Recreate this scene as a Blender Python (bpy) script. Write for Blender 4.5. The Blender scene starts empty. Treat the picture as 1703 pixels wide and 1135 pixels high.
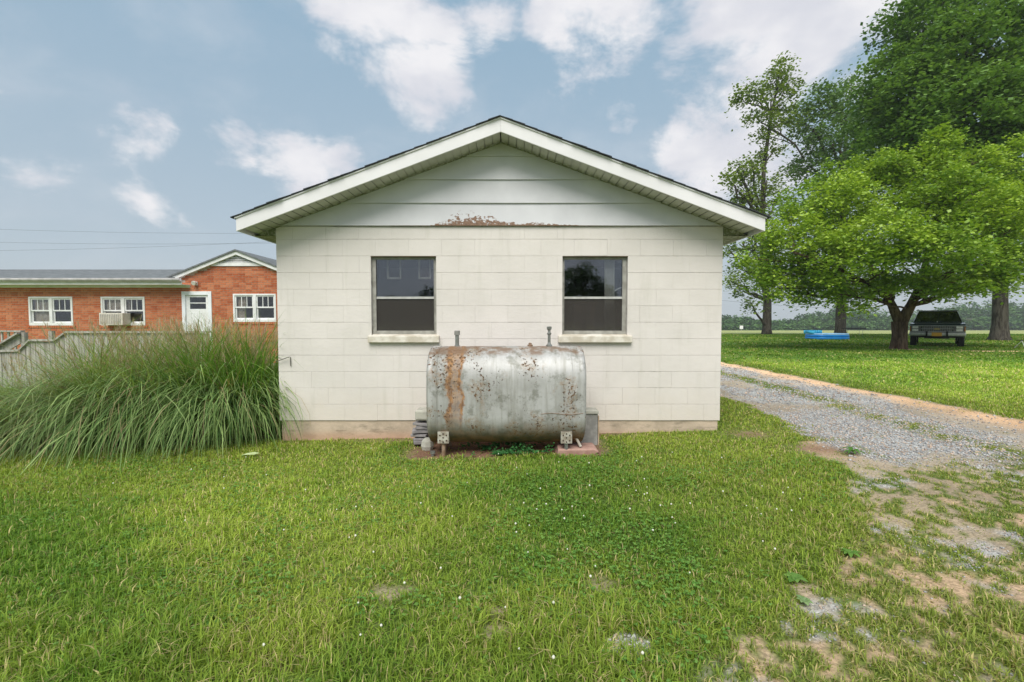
import bpy, math, random
import numpy as np
from mathutils import Vector, Matrix

rng = np.random.default_rng(7)
random.seed(7)
S = bpy.context.scene
COL = S.collection
PI = math.pi

# ------------------------------------------------------------------ camera
F = 780.0                                   # focal length in pixels of a 1703 wide picture
TILT = math.radians(2.39)
CAMZ = 1.48
cam_d = bpy.data.cameras.new('camera')
cam = bpy.data.objects.new('camera', cam_d)
COL.objects.link(cam)
cam_d.sensor_width = 36.0
cam_d.lens = 36.0 * F / 1703.0
cam_d.clip_start = 0.05
cam_d.clip_end = 4000
cam.location = (0, 0, CAMZ)
cam.rotation_euler = (PI / 2 - TILT, 0, 0)
S.camera = cam


def pxdir(px, py):
    """world direction of a photo pixel (unit vector)"""
    x = (px - 851.5) / F
    y = -(py - 567.5) / F
    d = Vector((x, math.cos(TILT) + y * math.sin(TILT), -math.sin(TILT) + y * math.cos(TILT)))
    return d.normalized()


# ------------------------------------------------------------------ world: hazy blue sky with broken cloud
SUN_EL, SUN_AZ = math.radians(53), math.radians(190)     # azimuth clockwise from +Y: behind the camera, a little left
W = bpy.data.worlds.new('World')
S.world = W
W.use_nodes = True
nt = W.node_tree
for n in list(nt.nodes):
    nt.nodes.remove(n)
N = nt.nodes.new
L = nt.links.new
out = N('ShaderNodeOutputWorld')
bg = N('ShaderNodeBackground')
bg.inputs['Strength'].default_value = 0.085
L(bg.outputs[0], out.inputs[0])
sky = N('ShaderNodeTexSky')
sky.sky_type = 'NISHITA'
sky.sun_disc = False
sky.sun_elevation = SUN_EL
sky.sun_rotation = SUN_AZ
sky.air_density = 1.0
sky.dust_density = 2.5
sky.ozone_density = 1.2
geo = N('ShaderNodeTexCoord')
sep = N('ShaderNodeSeparateXYZ')
L(geo.outputs['Generated'], sep.inputs[0])


def wmath(op, a, b=None, clamp=False):
    m = N('ShaderNodeMath')
    m.operation = op
    m.use_clamp = clamp
    for i, v in enumerate((a, b)):
        if v is None:
            continue
        if isinstance(v, (int, float)):
            m.inputs[i].default_value = v
        else:
            L(v, m.inputs[i])
    return m.outputs[0]


def wrange(v, a, b, c=0.0, d=1.0, kind='SMOOTHSTEP'):
    m = N('ShaderNodeMapRange')
    m.interpolation_type = kind
    for i, q in zip((1, 2, 3, 4), (a, b, c, d)):
        m.inputs[i].default_value = q
    L(v, m.inputs[0])
    return m.outputs[0]


def wmix(f, a, b):
    m = N('ShaderNodeMix')
    m.data_type = 'RGBA'
    for i, v in ((0, f), (6, a), (7, b)):
        if isinstance(v, (int, float)):
            m.inputs[i].default_value = v
        elif isinstance(v, tuple):
            m.inputs[i].default_value = (*v, 1)
        else:
            L(v, m.inputs[i])
    return m.outputs[2]


hz = wrange(sep.outputs[2], -0.02, 0.75, 0.0, 1.0, 'LINEAR')
hazecol = wmix(wmath('POWER', hz, 0.7), (6.1, 6.6, 6.9), (2.5, 4.35, 6.0))
skyc = wmix(0.85, sky.outputs[0], hazecol)
# the cloud field: fractal noise in direction space, gathered into the banks that the day shows
wn = N('ShaderNodeTexNoise')
wn.inputs['Scale'].default_value = 4.2
wn.inputs['Detail'].default_value = 9
wn.inputs['Roughness'].default_value = 0.62
wn.inputs['Distortion'].default_value = 0.25
wmap = N('ShaderNodeMapping')
wmap.inputs['Scale'].default_value = (1, 1, 1.7)
L(geo.outputs['Generated'], wmap.inputs[0])
L(wmap.outputs[0], wn.inputs['Vector'])
wlow = N('ShaderNodeTexNoise')
wlow.inputs['Scale'].default_value = 1.6
wlow.inputs['Detail'].default_value = 2
L(geo.outputs['Generated'], wlow.inputs['Vector'])
banks = [  # photo pixel, angular radius (deg), weight
    (640, 20, 7.5, .30), (700, 80, 6.5, .30), (690, 140, 5, .24), (800, 40, 4.5, .22), (600, -20, 6, .2),
    (990, 15, 7.5, .30), (960, 70, 6, .24), (1060, 10, 6, .2),
    (1290, 20, 9, .34), (1180, 110, 6.5, .26), (1230, 220, 8, .32), (1200, 300, 7, .26), (1400, 60, 9, .22),
    (1035, 192, 2.2, .22),
    (250, 250, 4.0, .13), (205, 220, 3, .12), (310, 262, 4, .18), (380, 262, 4, .24), (480, 285, 4.5, .24), (40, 250, 4, .15),
    (280, 330, 4, .18), (560, 255, 3, .18), (120, 215, 3.2, .10), (440, 215, 3, .12)]
acc = None
for px, py, rad, wt in banks:
    d = pxdir(px, py)
    vm = N('ShaderNodeVectorMath')
    vm.operation = 'DOT_PRODUCT'
    L(geo.outputs['Generated'], vm.inputs[0])
    vm.inputs[1].default_value = d
    m = wrange(vm.outputs['Value'], math.cos(math.radians(rad * 1.35)), math.cos(math.radians(rad * .15)), 0, wt)
    acc = m if acc is None else wmath('MAXIMUM', acc, m)
# away from the framed part the same broken cloud goes on, set by low-frequency noise alone
cf = N('ShaderNodeVectorMath')
cf.operation = 'DOT_PRODUCT'
L(geo.outputs['Generated'], cf.inputs[0])
cf.inputs[1].default_value = pxdir(850, 300)
away = wrange(cf.outputs['Value'], 0.72, 0.5, 0, 1)
gen = wmath('MULTIPLY', wrange(wlow.outputs[0], .42, .62, 0, .26), away)
acc = wmath('MAXIMUM', acc, gen)
cl = wmath('ADD', wn.outputs[0], acc)
mask = wrange(cl, .60, .785, 0, .97)
thin = wrange(wn.outputs[0], .40, .75, 0, .22)
mask = wmath('MAXIMUM', mask, thin)
cn2 = N('ShaderNodeTexNoise')
cn2.inputs['Scale'].default_value = 9
cn2.inputs['Detail'].default_value = 5
L(wmap.outputs[0], cn2.inputs['Vector'])
cloudc = wmix(wrange(cn2.outputs[0], .3, .7), (6.9, 7.0, 7.6), (8.8, 8.7, 8.9))
final = wmix(mask, skyc, cloudc)
L(final, bg.inputs['Color'])

sun_d = bpy.data.lights.new('sun', 'SUN')
sun_d.energy = 3.3
sun_d.angle = math.radians(38)
sun_d.color = (1.0, .955, .88)
sun = bpy.data.objects.new('sun', sun_d)
COL.objects.link(sun)
sd = Vector((math.sin(SUN_AZ) * math.cos(SUN_EL), math.cos(SUN_AZ) * math.cos(SUN_EL), math.sin(SUN_EL)))
sun.rotation_euler = sd.to_track_quat('Z', 'Y').to_euler()
sun.location = (0, -10, 30)

S.view_settings.view_transform = 'Standard'
S.view_settings.look = 'None'
S.view_settings.gamma = 1
S.view_settings.exposure = 0.3
S.view_settings.use_curve_mapping = False

# ------------------------------------------------------------------ helpers


def tag(o, label=None, cat=None, group=None, kind=None):
    for k, v in (('label', label), ('category', cat), ('group', group), ('kind', kind)):
        if v:
            o[k] = v
    return o


def thing(name, loc, label, cat, rz=0, group=None):
    o = bpy.data.objects.new(name, None)
    o.empty_display_size = .2
    COL.objects.link(o)
    o.location = loc
    o.rotation_euler = (0, 0, rz)
    return tag(o, label, cat, group)


def origin(o):
    v = Vector((0, 0, 0))
    while o is not None:
        v += o.location
        o = o.parent
    return v


class MB:
    """collects shapes; build() links them as one mesh object"""

    def __init__(self):
        self.v, self.f = [], []

    def add(self, vs, fs):
        n = len(self.v)
        self.v += [tuple(p) for p in vs]
        self.f += [tuple(i + n for i in q) for q in fs]
        return self

    def box(self, x0, x1, y0, y1, z0, z1, M=None):
        vs = [(x, y, z) for z in (z0, z1) for x, y in ((x0, y0), (x1, y0), (x1, y1), (x0, y1))]
        if M is not None:
            vs = [M @ Vector(p) for p in vs]
        return self.add(vs, [(0, 3, 2, 1), (4, 5, 6, 7), (0, 1, 5, 4), (1, 2, 6, 5), (2, 3, 7, 6), (3, 0, 4, 7)])

    def prism(self, pts, y0, y1):
        """polygon in XZ (counter-clockwise seen from -Y) extruded along Y"""
        n = len(pts)
        vs = [(x, y0, z) for x, z in pts] + [(x, y1, z) for x, z in pts]
        fs = [tuple(range(n)), tuple(range(2 * n - 1, n - 1, -1))]
        fs += [((i + 1) % n, i, i + n, (i + 1) % n + n) for i in range(n)]
        return self.add(vs, fs)

    def prism_x(self, pts, x0, x1):
        """polygon in YZ extruded along X"""
        n = len(pts)
        vs = [(x0, y, z) for y, z in pts] + [(x1, y, z) for y, z in pts]
        fs = [tuple(range(n)), tuple(range(2 * n - 1, n - 1, -1))]
        fs += [((i + 1) % n, i, i + n, (i + 1) % n + n) for i in range(n)]
        return self.add(vs, fs)

    def tube(self, pts, rad, n=8, cap=True):
        pts = [Vector(p) for p in pts]
        if isinstance(rad, (int, float)):
            rad = [rad] * len(pts)
        base = len(self.v)
        up = Vector((0, 0, 1))
        prev = None
        for i, p in enumerate(pts):
            d = (pts[min(i + 1, len(pts) - 1)] - pts[max(i - 1, 0)]).normalized()
            if prev is None:
                a = d.cross(up if abs(d.z) < .9 else Vector((1, 0, 0))).normalized()
            else:
                a = (prev - d * prev.dot(d))
                a = a.normalized() if a.length > 1e-6 else d.cross(up).normalized()
            prev = a
            b = d.cross(a)
            for k in range(n):
                t = 2 * PI * k / n
                self.v.append(tuple(p + (a * math.cos(t) + b * math.sin(t)) * rad[i]))
        for i in range(len(pts) - 1):
            for k in range(n):
                q = base + i * n
                self.f.append((q + k, q + (k + 1) % n, q + n + (k + 1) % n, q + n + k))
        if cap:
            self.f.append(tuple(base + k for k in range(n))[::-1])
            self.f.append(tuple(base + (len(pts) - 1) * n + k for k in range(n)))
        return self

    def lathe(self, prof, c, n=16, M=None):
        """profile [(r, z)] about the vertical through c"""
        base = len(self.v)
        for r, z in prof:
            for k in range(n):
                t = 2 * PI * k / n
                p = Vector((c[0] + r * math.cos(t), c[1] + r * math.sin(t), c[2] + z))
                if M is not None:
                    p = M @ p
                self.v.append(tuple(p))
        for i in range(len(prof) - 1):
            for k in range(n):
                q = base + i * n
                self.f.append((q + k, q + (k + 1) % n, q + n + (k + 1) % n, q + n + k))
        self.f.append(tuple(base + k for k in range(n))[::-1])
        self.f.append(tuple(base + (len(prof) - 1) * n + k for k in range(n)))
        return self

    def build(self, name, mat=None, parent=None, world=True, smooth=False, bevel=0):
        me = bpy.data.meshes.new(name)
        off = origin(parent) if (parent is not None and world) else Vector((0, 0, 0))
        me.from_pydata([(x - off.x, y - off.y, z - off.z) for x, y, z in self.v], [], self.f)
        me.update()
        if mat:
            me.materials.append(mat)
        if smooth:
            me.polygons.foreach_set('use_smooth', [True] * len(me.polygons))
        o = bpy.data.objects.new(name, me)
        COL.objects.link(o)
        o.parent = parent
        if bevel:
            b = o.modifiers.new('b', 'BEVEL')
            b.width = bevel
            b.segments = 2
            b.limit_method = 'ANGLE'
        return o


def tri_mesh(name, verts, tris, mat, cols=None, parent=None, kind=None, smooth=False):
    """a mesh object from numpy arrays; cols are per-vertex colours in the attribute Col"""
    verts = np.asarray(verts, dtype=np.float32).reshape(-1, 3)
    if parent is not None:
        verts = verts - np.array(origin(parent), dtype=np.float32)
    tris = np.asarray(tris, dtype=np.int32)
    k = tris.shape[1]
    me = bpy.data.meshes.new(name)
    me.vertices.add(len(verts))
    me.vertices.foreach_set('co', verts.ravel())
    me.loops.add(tris.size)
    me.loops.foreach_set('vertex_index', tris.ravel())
    me.polygons.add(len(tris))
    me.polygons.foreach_set('loop_start', np.arange(0, tris.size, k, dtype=np.int32))
    if smooth:
        me.polygons.foreach_set('use_smooth', np.ones(len(tris), dtype=bool))
    if cols is not None:
        a = me.color_attributes.new('Col', 'FLOAT_COLOR', 'POINT')
        c4 = np.ones((len(verts), 4), dtype=np.float32)
        c4[:, :cols.shape[1]] = cols
        a.data.foreach_set('color', c4.ravel())
    me.update(calc_edges=True)
    me.materials.append(mat)
    o = bpy.data.objects.new(name, me)
    COL.objects.link(o)
    o.parent = parent
    if kind:
        o['kind'] = kind
    return o


_tab = np.random.default_rng(3).random((256, 256))


def vnoise(x, y, s=0):
    x = np.asarray(x, float) + s * 37.7
    y = np.asarray(y, float) + s * 91.3
    xi, yi = np.floor(x).astype(int), np.floor(y).astype(int)
    fx, fy = x - xi, y - yi
    fx, fy = fx * fx * (3 - 2 * fx), fy * fy * (3 - 2 * fy)
    t = lambda a, b: _tab[a & 255, b & 255]
    return (t(xi, yi) * (1 - fx) + t(xi + 1, yi) * fx) * (1 - fy) + (t(xi, yi + 1) * (1 - fx) + t(xi + 1, yi + 1) * fx) * fy


def fbm(x, y, s=0, o=4):
    r, a, k = 0, .5, 1
    for i in range(o):
        r = r + a * vnoise(np.asarray(x) * k, np.asarray(y) * k, s + i)
        a *= .5
        k *= 2.03
    return r / (1 - .5 ** o)


def sstep(a, b, v):
    t = np.clip((v - a) / (b - a), 0, 1)
    return t * t * (3 - 2 * t)


# ------------------------------------------------------------------ materials


class Mat:
    def __init__(self, name, base=(.5, .5, .5), rough=.7, metal=0.0, spec=.4):
        self.m = bpy.data.materials.new(name)
        self.m.use_nodes = True
        self.t = self.m.node_tree
        self.p = self.t.nodes['Principled BSDF']
        self.p.inputs['Base Color'].default_value = (*base, 1)
        self.p.inputs['Roughness'].default_value = rough
        self.p.inputs['Metallic'].default_value = metal
        self.p.inputs['Specular IOR Level'].default_value = spec
        self._pos = None

    def n(self, t):
        return self.t.nodes.new(t)

    def l(self, a, b):
        self.t.links.new(a, b)

    def pos(self, obj=False, scale=None):
        if obj:
            s = self.n('ShaderNodeTexCoord').outputs['Object']
        else:
            s = self.n('ShaderNodeNewGeometry').outputs['Position']
        if scale:
            m = self.n('ShaderNodeMapping')
            m.inputs['Scale'].default_value = scale
            self.l(s, m.inputs[0])
            s = m.outputs[0]
        return s

    def noise(self, scale, detail=4, rough=.55, vec=None, dist=0):
        x = self.n('ShaderNodeTexNoise')
        x.inputs['Scale'].default_value = scale
        x.inputs['Detail'].default_value = detail
        x.inputs['Roughness'].default_value = rough
        x.inputs['Distortion'].default_value = dist
        self.l(vec if vec is not None else self.pos(), x.inputs['Vector'])
        return x.outputs[0]

    def rng(self, v, a, b, c=0.0, d=1.0):
        m = self.n('ShaderNodeMapRange')
        m.interpolation_type = 'SMOOTHSTEP'
        for i, q in zip((1, 2, 3, 4), (a, b, c, d)):
            m.inputs[i].default_value = q
        self.l(v, m.inputs[0])
        return m.outputs[0]

    def mix(self, f, a, b, mode='MIX'):
        m = self.n('ShaderNodeMix')
        m.data_type = 'RGBA'
        m.blend_type = mode
        for i, v in ((0, f), (6, a), (7, b)):
            if isinstance(v, (int, float)):
                m.inputs[i].default_value = v
            elif isinstance(v, tuple):
                m.inputs[i].default_value = (*v, 1)
            else:
                self.l(v, m.inputs[i])
        return m.outputs[2]

    def math(self, op, a, b=0.0, clamp=False):
        m = self.n('ShaderNodeMath')
        m.operation = op
        m.use_clamp = clamp
        for i, v in enumerate((a, b)):
            if isinstance(v, (int, float)):
                m.inputs[i].default_value = v
            else:
                self.l(v, m.inputs[i])
        return m.outputs[0]

    def color(self, s):
        self.l(s, self.p.inputs['Base Color'])
        return self

    def roughs(self, s):
        self.l(s, self.p.inputs['Roughness'])
        return self

    def bump(self, s, strength=.3, dist=.01):
        b = self.n('ShaderNodeBump')
        b.inputs['Strength'].default_value = strength
        b.inputs['Distance'].default_value = dist
        self.l(s, b.inputs['Height'])
        self.l(b.outputs[0], self.p.inputs['Normal'])
        return self

    def randv(self):
        return self.n('ShaderNodeObjectInfo').outputs['Random']

    def sepxyz(self, v):
        s = self.n('ShaderNodeSeparateXYZ')
        self.l(v, s.inputs[0])
        return s.outputs


def grained(name, c1, c2, scale=8, rough=.7, bump=.2, bscale=60, metal=0, spec=.3, bdist=.004):
    """two-tone noise material with fine relief"""
    m = Mat(name, c1, rough, metal, spec)
    m.color(m.mix(m.rng(m.noise(scale, 5), .35, .65), c1, c2))
    if bump:
        m.bump(m.noise(bscale, 3), bump, bdist)
    return m.m


def leaf_mat(name, trans=.45, gloss=.25, rough=.5):
    """leaves: colour from the vertices, light passes through"""
    m = bpy.data.materials.new(name)
    m.use_nodes = True
    t = m.node_tree
    for n in list(t.nodes):
        t.nodes.remove(n)
    o = t.nodes.new('ShaderNodeOutputMaterial')
    at = t.nodes.new('ShaderNodeAttribute')
    at.attribute_name = 'Col'
    p = t.nodes.new('ShaderNodeBsdfPrincipled')
    p.inputs['Roughness'].default_value = rough
    p.inputs['Specular IOR Level'].default_value = gloss
    t.links.new(at.outputs['Color'], p.inputs['Base Color'])
    tr = t.nodes.new('ShaderNodeBsdfTranslucent')
    hs = t.nodes.new('ShaderNodeMix')
    hs.data_type = 'RGBA'
    hs.blend_type = 'MULTIPLY'
    hs.inputs[0].default_value = 1
    hs.inputs[7].default_value = (1.25, 1.25, .55, 1)
    t.links.new(at.outputs['Color'], hs.inputs[6])
    t.links.new(hs.outputs[2], tr.inputs['Color'])
    mx = t.nodes.new('ShaderNodeMixShader')
    mx.inputs[0].default_value = trans
    t.links.new(p.outputs[0], mx.inputs[1])
    t.links.new(tr.outputs[0], mx.inputs[2])
    t.links.new(mx.outputs[0], o.inputs[0])
    return m


M_leaf = leaf_mat('leaf', .30, .5, .42)
M_blade = leaf_mat('grass_blade', .35, .2, .55)
M_far = leaf_mat('far_leaf', .2, .1, .8)
# ------------------------------------------------------------------ ground
SH_XC, SH_X0, SH_X1, SH_Y = -.13, -2.885, 2.58, 5.78      # the white block building: front wall plane and corners


def zg(x, y):
    x = np.asarray(x, float)
    y = np.asarray(y, float)
    z = .06 + .026 * np.clip(x, -8, 8) - .017 * np.clip(y - 44, 0, 206)
    near = 1 - sstep(25, 60, np.abs(y) + np.abs(x) * .3)
    z = z + near * .03 * (fbm(x * .7, y * .7, 5, 3) - .5)
    drive = sstep(3.5, 3.9, x) * (1 - sstep(6.1, 6.5, x)) * sstep(2.5, 4.5, y)
    return z - .03 * drive


_yb = np.array([0, 1.5, 1.85, 2.0, 2.12, 2.35, 2.6, 3.0, 3.5, 3.95, 4.3, 4.8, 5.2, 6.0, 7.3, 8.3, 12])
_xb = np.array([.2, .4, .72, .88, 1.08, 1.5, 1.78, 2.1, 2.5, 2.8, 3.05, 3.0, 3.2, 3.5, 3.75, 3.75, 3.8])


def fields(x, y):
    """cover of grass, gravel, sand, dark soil at (x, y), each 0..1"""
    x = np.asarray(x, float)
    y = np.asarray(y, float)
    n1 = fbm(x * 2.2, y * 2.2, 11)
    n2 = fbm(x * 5.5, y * 5.5, 17)
    n3 = fbm(x * 1.1, y * 1.1, 23)
    n4 = fbm(x * 9, y * 9, 29)
    xb = np.interp(y, _yb, _xb) + .55 * (n1 - .5) + .22 * (n2 - .5)
    worn = sstep(-.08, .14, x - xb) * (1 - sstep(6.35, 6.55, x + .3 * (n1 - .5)))     # 1 where the lawn gives way
    far = sstep(3.7, 4.7, y + .8 * (n1 - .5) - .12 * (x - 3.5))                         # 1 on the driveway proper
    patchy = sstep(.44, .56, .05 * sstep(2.3, 1.9, y) + .16 * n2 + .14 * n1 + .40 * fbm(x * 15, y * 9.5, 37, 3) + .30 * fbm(x * 30, y * 22, 39, 2) + .02 * sstep(3.0, 4.2, x))
    strip = np.exp(-((x - (5.3 - .25 * sstep(9, 5.5, y)) + .25 * (n1 - .5)) / .24) ** 2)
    strip = strip * sstep(.28, .50, n2 + .12 * sstep(5, 9, y))
    thinb = sstep(.62, .74, n2) * .5
    near_edge = (1 - sstep(3.2, 4.0, x - .25 * n1)) * sstep(.45, .6, n2)
    on_drive = np.clip(strip + thinb * .6 + near_edge * .7, 0, 1)
    grass = 1 - worn * (1 - (far * on_drive + (1 - far) * patchy))
    gravel = worn * far * (1 - .75 * sstep(.50, .62, fbm(x * 1.3, y * .8, 47) + .12 * sstep(5.5, 4.2, y)))
    gpatch = sstep(.53, .62, fbm(x * 1.7 + 3, y * 1.7, 41) + .10 * sstep(2.2, 4, x) - .03)
    gravel = np.maximum(gravel, worn * (1 - far) * gpatch * (.25 + .65 * sstep(.4, .6, n4)))
    sandy = worn * (np.exp(-((x - 6.32) / .30) ** 2) + (1 - far) * (1 - gpatch) * .45 * sstep(.42, .62, n1)
                    + np.exp(-((x - 3.25) / .3) ** 2) * sstep(4.2, 5.2, y) * .9)
    sandy = np.clip(sandy, 0, 1)
    gravel = gravel * (1 - .95 * np.exp(-((x - 6.36) / .26) ** 2)) * (1 - .8 * np.exp(-((x - 3.2) / .22) ** 2) * far)
    # bare soil under the tank and along the footing
    tank = sstep(.0, .16, .78 - np.abs((x + .06) / 1.55) - .08 * (n2 - .5)) * sstep(4.78, 4.98, y + .25 * (n2 - .5)) * (y < 6)
    foot = sstep(5.5, 5.72, y + .35 * (n1 - .5)) * (y < 6) * sstep(-2.6, -1.4, x) * (1 - sstep(1.2, 1.9, x))
    corner = np.exp(-(((x - 2.85) / .3) ** 2 + ((y - 5.55) / .22) ** 2))
    corner2 = np.exp(-(((x - 3.2) / .35) ** 2 + ((y - 4.85) / .2) ** 2))
    soil = np.clip(np.maximum(tank, foot * .75) + corner * .8 + corner2 * .7, 0, 1)
    pile = np.exp(-(((x - .5) / .10) ** 2 + ((y - 1.98) / .07) ** 2))
    spots = sstep(.70, .78, fbm(x * 2.7, y * 2.7, 61)) * (1 - sstep(2.2, 2.8, y)) * .9
    grass = grass * (1 - .93 * tank) * (1 - .6 * foot) * (1 - .75 * corner) * (1 - .6 * corner2) * (1 - spots) * (1 - .9 * (pile > .35))
    gravel = np.maximum(gravel, (pile > .3) * 1.0)
    # the sandy track by the car and the bare ring round the little tree
    track = np.exp(-((y - (19.1 - .06 * (x - 19))) / .35) ** 2) * sstep(16.5, 19, x)
    ring = np.exp(-(((x - 17.2) / 1.0) ** 2 + ((y - 20.3) / .55) ** 2))
    grass = grass * (1 - .9 * track) * (1 - .85 * ring)
    sandy = np.clip(np.maximum(sandy, np.maximum(track, ring * .8)), 0, 1)
    return grass, gravel, sandy, soil


def mixc(a, b, t):
    return a * (1 - t[..., None]) + b * t[..., None]


def lawn_tone(x, y):
    """0 dark green .. 1 yellow green"""
    t = .55 * fbm(x * .55, y * .55, 71) + .45 * fbm(x * 1.9, y * 1.9, 73)
    t = sstep(.24, .76, t)
    t = t + .30 * sstep(3.6, 5.0, y) * (1 - sstep(8, 9, y)) - .15 * np.exp(-(((x - .9) / 1.5) ** 2 + ((y - 3.4) / .9) ** 2))
    # far lawn: yellower band, then the trees' shade painted in as darker green
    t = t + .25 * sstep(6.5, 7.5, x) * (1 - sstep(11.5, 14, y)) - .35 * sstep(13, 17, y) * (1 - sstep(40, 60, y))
    t = t + .35 * np.exp(-(((x + 1.8) / 1.7) ** 2 + ((y - 3.7) / 1.0) ** 2))
    return np.clip(t, 0, 1)


def lawn_gain(x, y):
    """brighter band across the far lawn and a lighter area left of the middle"""
    return 1 + .42 * sstep(6.6, 7.4, x) * sstep(6, 8, y) * (1 - sstep(12.5, 17, y)) + .22 * np.exp(-(((x + 1.8) / 1.7) ** 2 + ((y - 3.7) / 1.0) ** 2))


def axis(segs):
    out_ = []
    for a, b, st in segs:
        out_.append(np.arange(a, b, st))
    return np.unique(np.round(np.concatenate(out_ + [[segs[-1][1]]]), 4))


gx = axis([(-620, -60, 56), (-60, -20, 5), (-20, -6, .5), (-6, -1, .14), (-1, 7.2, .045), (7.2, 12, .16), (12, 60, .8), (60, 400, 12), (400, 640, 60)])
gy = axis([(-400, -20, 20), (-20, 0, 2), (0, 1.5, .3), (1.5, 6.1, .042), (6.1, 9.5, .07), (9.5, 22, .16), (22, 50, .6), (50, 260, 6), (260, 620, 60)])
GX, GY = np.meshgrid(gx, gy)
GZ = zg(GX, GY)
gr, gv, sa, so = fields(GX, GY)
lt = lawn_tone(GX, GY)
C = lambda *a: np.array(a)
c = mixc(C(.060, .105, .020), C(.13, .17, .035), lt) * lawn_gain(GX, GY)[..., None]
bare = mixc(C(.35, .275, .185) + 0 * c, C(.64, .41, .24), sa)
bare = mixc(bare, C(.38, .375, .36), np.clip(gv, 0, 1))
bare = mixc(bare, C(.20, .115, .075), so)
hay = sstep(44.5, 48, GY + 2 * (fbm(GX * .1, GY * .1, 9) - .5))
c = mixc(c, C(.40, .42, .17), hay * .85)
cov = np.clip(gr, 0, 1)
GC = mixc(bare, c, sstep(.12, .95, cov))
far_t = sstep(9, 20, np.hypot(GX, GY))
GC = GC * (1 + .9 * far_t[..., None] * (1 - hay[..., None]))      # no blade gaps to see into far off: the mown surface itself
nx_, ny_ = len(gx), len(gy)
ii = np.arange(nx_ * ny_).reshape(ny_, nx_)
quads = np.stack([ii[:-1, :-1], ii[:-1, 1:], ii[1:, 1:], ii[1:, :-1]], -1).reshape(-1, 4)
mg = Mat('ground', (.2, .2, .1), .95, 0, .1)
at = mg.n('ShaderNodeAttribute')
at.attribute_name = 'Col'
vr = mg.n('ShaderNodeTexVoronoi')
vr.inputs['Scale'].default_value = 95
mg.l(mg.pos(), vr.inputs['Vector'])
vs2 = mg.n('ShaderNodeSeparateColor')
mg.l(vr.outputs['Color'], vs2.inputs[0])
fine = mg.rng(mg.noise(55, 5, .65), .3, .7, .62, 1.3)
stone = mg.rng(vs2.outputs[0], 0, 1, .55, 1.45)
amt = mg.math('ADD', mg.math('MULTIPLY', stone, at.outputs['Alpha']), mg.math('MULTIPLY', fine, mg.math('SUBTRACT', 1.0, at.outputs['Alpha'])))
big = mg.rng(mg.noise(1.3, 5, .6), .3, .7, .85, 1.15)
cc = mg.mix(1.0, at.outputs['Color'], mg.math('MULTIPLY', amt, big), 'MULTIPLY')
mg.color(cc)
mg.bump(mg.math('ADD', mg.math('MULTIPLY', vr.outputs['Distance'], mg.math('MULTIPLY', at.outputs['Alpha'], -1.0)), mg.noise(70, 4)), .55, .012)
gcol = np.concatenate([GC, np.clip(gv * (1 - sstep(.3, .7, cov)), 0, 1)[..., None]], -1).reshape(-1, 4)
ground = tri_mesh('ground', np.stack([GX, GY, GZ], -1).reshape(-1, 3), quads, mg.m, gcol, smooth=True)
tag(ground, 'mown lawn ground with a worn gravel driveway and the pale hay field beyond', None, None, 'structure')

# ------------------------------------------------------------------ lawn blades


def blades(x, y, h, w, col, lean=.6, z=None, two=True):
    """short bent blades (3 triangles each), one row per blade"""
    n = len(x)
    z = zg(x, y) if z is None else z
    a = rng.random(n) * 2 * PI
    le = (rng.random(n) ** .8) * lean
    dx, dy = np.cos(a), np.sin(a)
    b = a + PI / 2 + (rng.random(n) - .5) * 1.2
    wx, wy = np.cos(b) * w / 2, np.sin(b) * w / 2
    p0 = np.stack([x, y, z - .004], -1)
    m = p0 + np.stack([dx * le * h * .35, dy * le * h * .35, h * .62 * (1 - .25 * le)], -1)
    tp = p0 + np.stack([dx * le * h * 1.05, dy * le * h * 1.05, h * (1 - .55 * le)], -1)
    s = np.stack([wx, wy, 0 * wx], -1)
    V = np.stack([p0 - s, p0 + s, m + s * .8, m - s * .8, tp], 1)
    base = np.arange(n)[:, None] * 5
    T = np.concatenate([base + [[0, 1, 2]], base + [[0, 2, 3]], base + [[3, 2, 4]]], 0)
    Cc = np.repeat(col[:, None, :], 5, 1)
    Cc[:, :2] *= .72
    return V.reshape(-1, 3), T, Cc.reshape(-1, 3)


def lawn_col(x, y, n):
    t = np.clip(lawn_tone(x, y) * .8 + .1 + (rng.random(n) - .5) * .55, 0, 1)
    c = mixc(C(.120, .25, .028), C(.36, .45, .065), t)
    worn = fields(x, y)[0]
    wz = sstep(.0, .3, x - np.interp(y, _yb, _xb)) * (x < 6.3) * (y < 12)
    c = mixc(c, C(.30, .33, .085) + 0 * c, .45 * wz)
    straw = rng.random(n) < (.05 + .13 * lawn_tone(x, y) + .10 * (worn < .9) + .12 * wz)
    c[straw] = C(.56, .47, .22) * (.7 + .5 * rng.random((straw.sum(), 1)))
    dark = rng.random(n) < .08
    c[dark] *= .65
    return c * (.85 + .3 * rng.random((n, 1))) * lawn_gain(x, y)[:, None]


def pick(y0, y1, dens, xlo, xhi):
    """random points with y in the band and x between functions of y, thinned by cover"""
    xl_ = min(xlo(y0), xlo(y1))
    area = (xhi(y1) - xl_) * (y1 - y0)
    n = int(area * dens)
    y = y0 + (y1 - y0) * rng.random(int(n * 1.25))
    x = xl_ + (xhi(y1) - xl_) * rng.random(len(y))
    ok = (x > xlo(y)) & (x < xhi(y))
    x, y = x[ok], y[ok]
    g = fields(x, y)[0]
    clump = .35 + 1.3 * sstep(.3, .62, fbm(x * 16, y * 16, 83, 3))
    ok = rng.random(len(x)) < np.maximum(np.clip(g, 0, 1) ** 1.1, .30 * sstep(.40, .62, fbm(x * 12, y * 12, 87, 3)) * sstep(5.2, 4.2, y)) * np.clip(clump, 0, 1)
    x, y = x[ok], y[ok]
    keep = ~((y > SH_Y - .02) & (x > SH_X0 - .01) & (x < SH_X1 + .01))
    return x[keep], y[keep]


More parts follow.
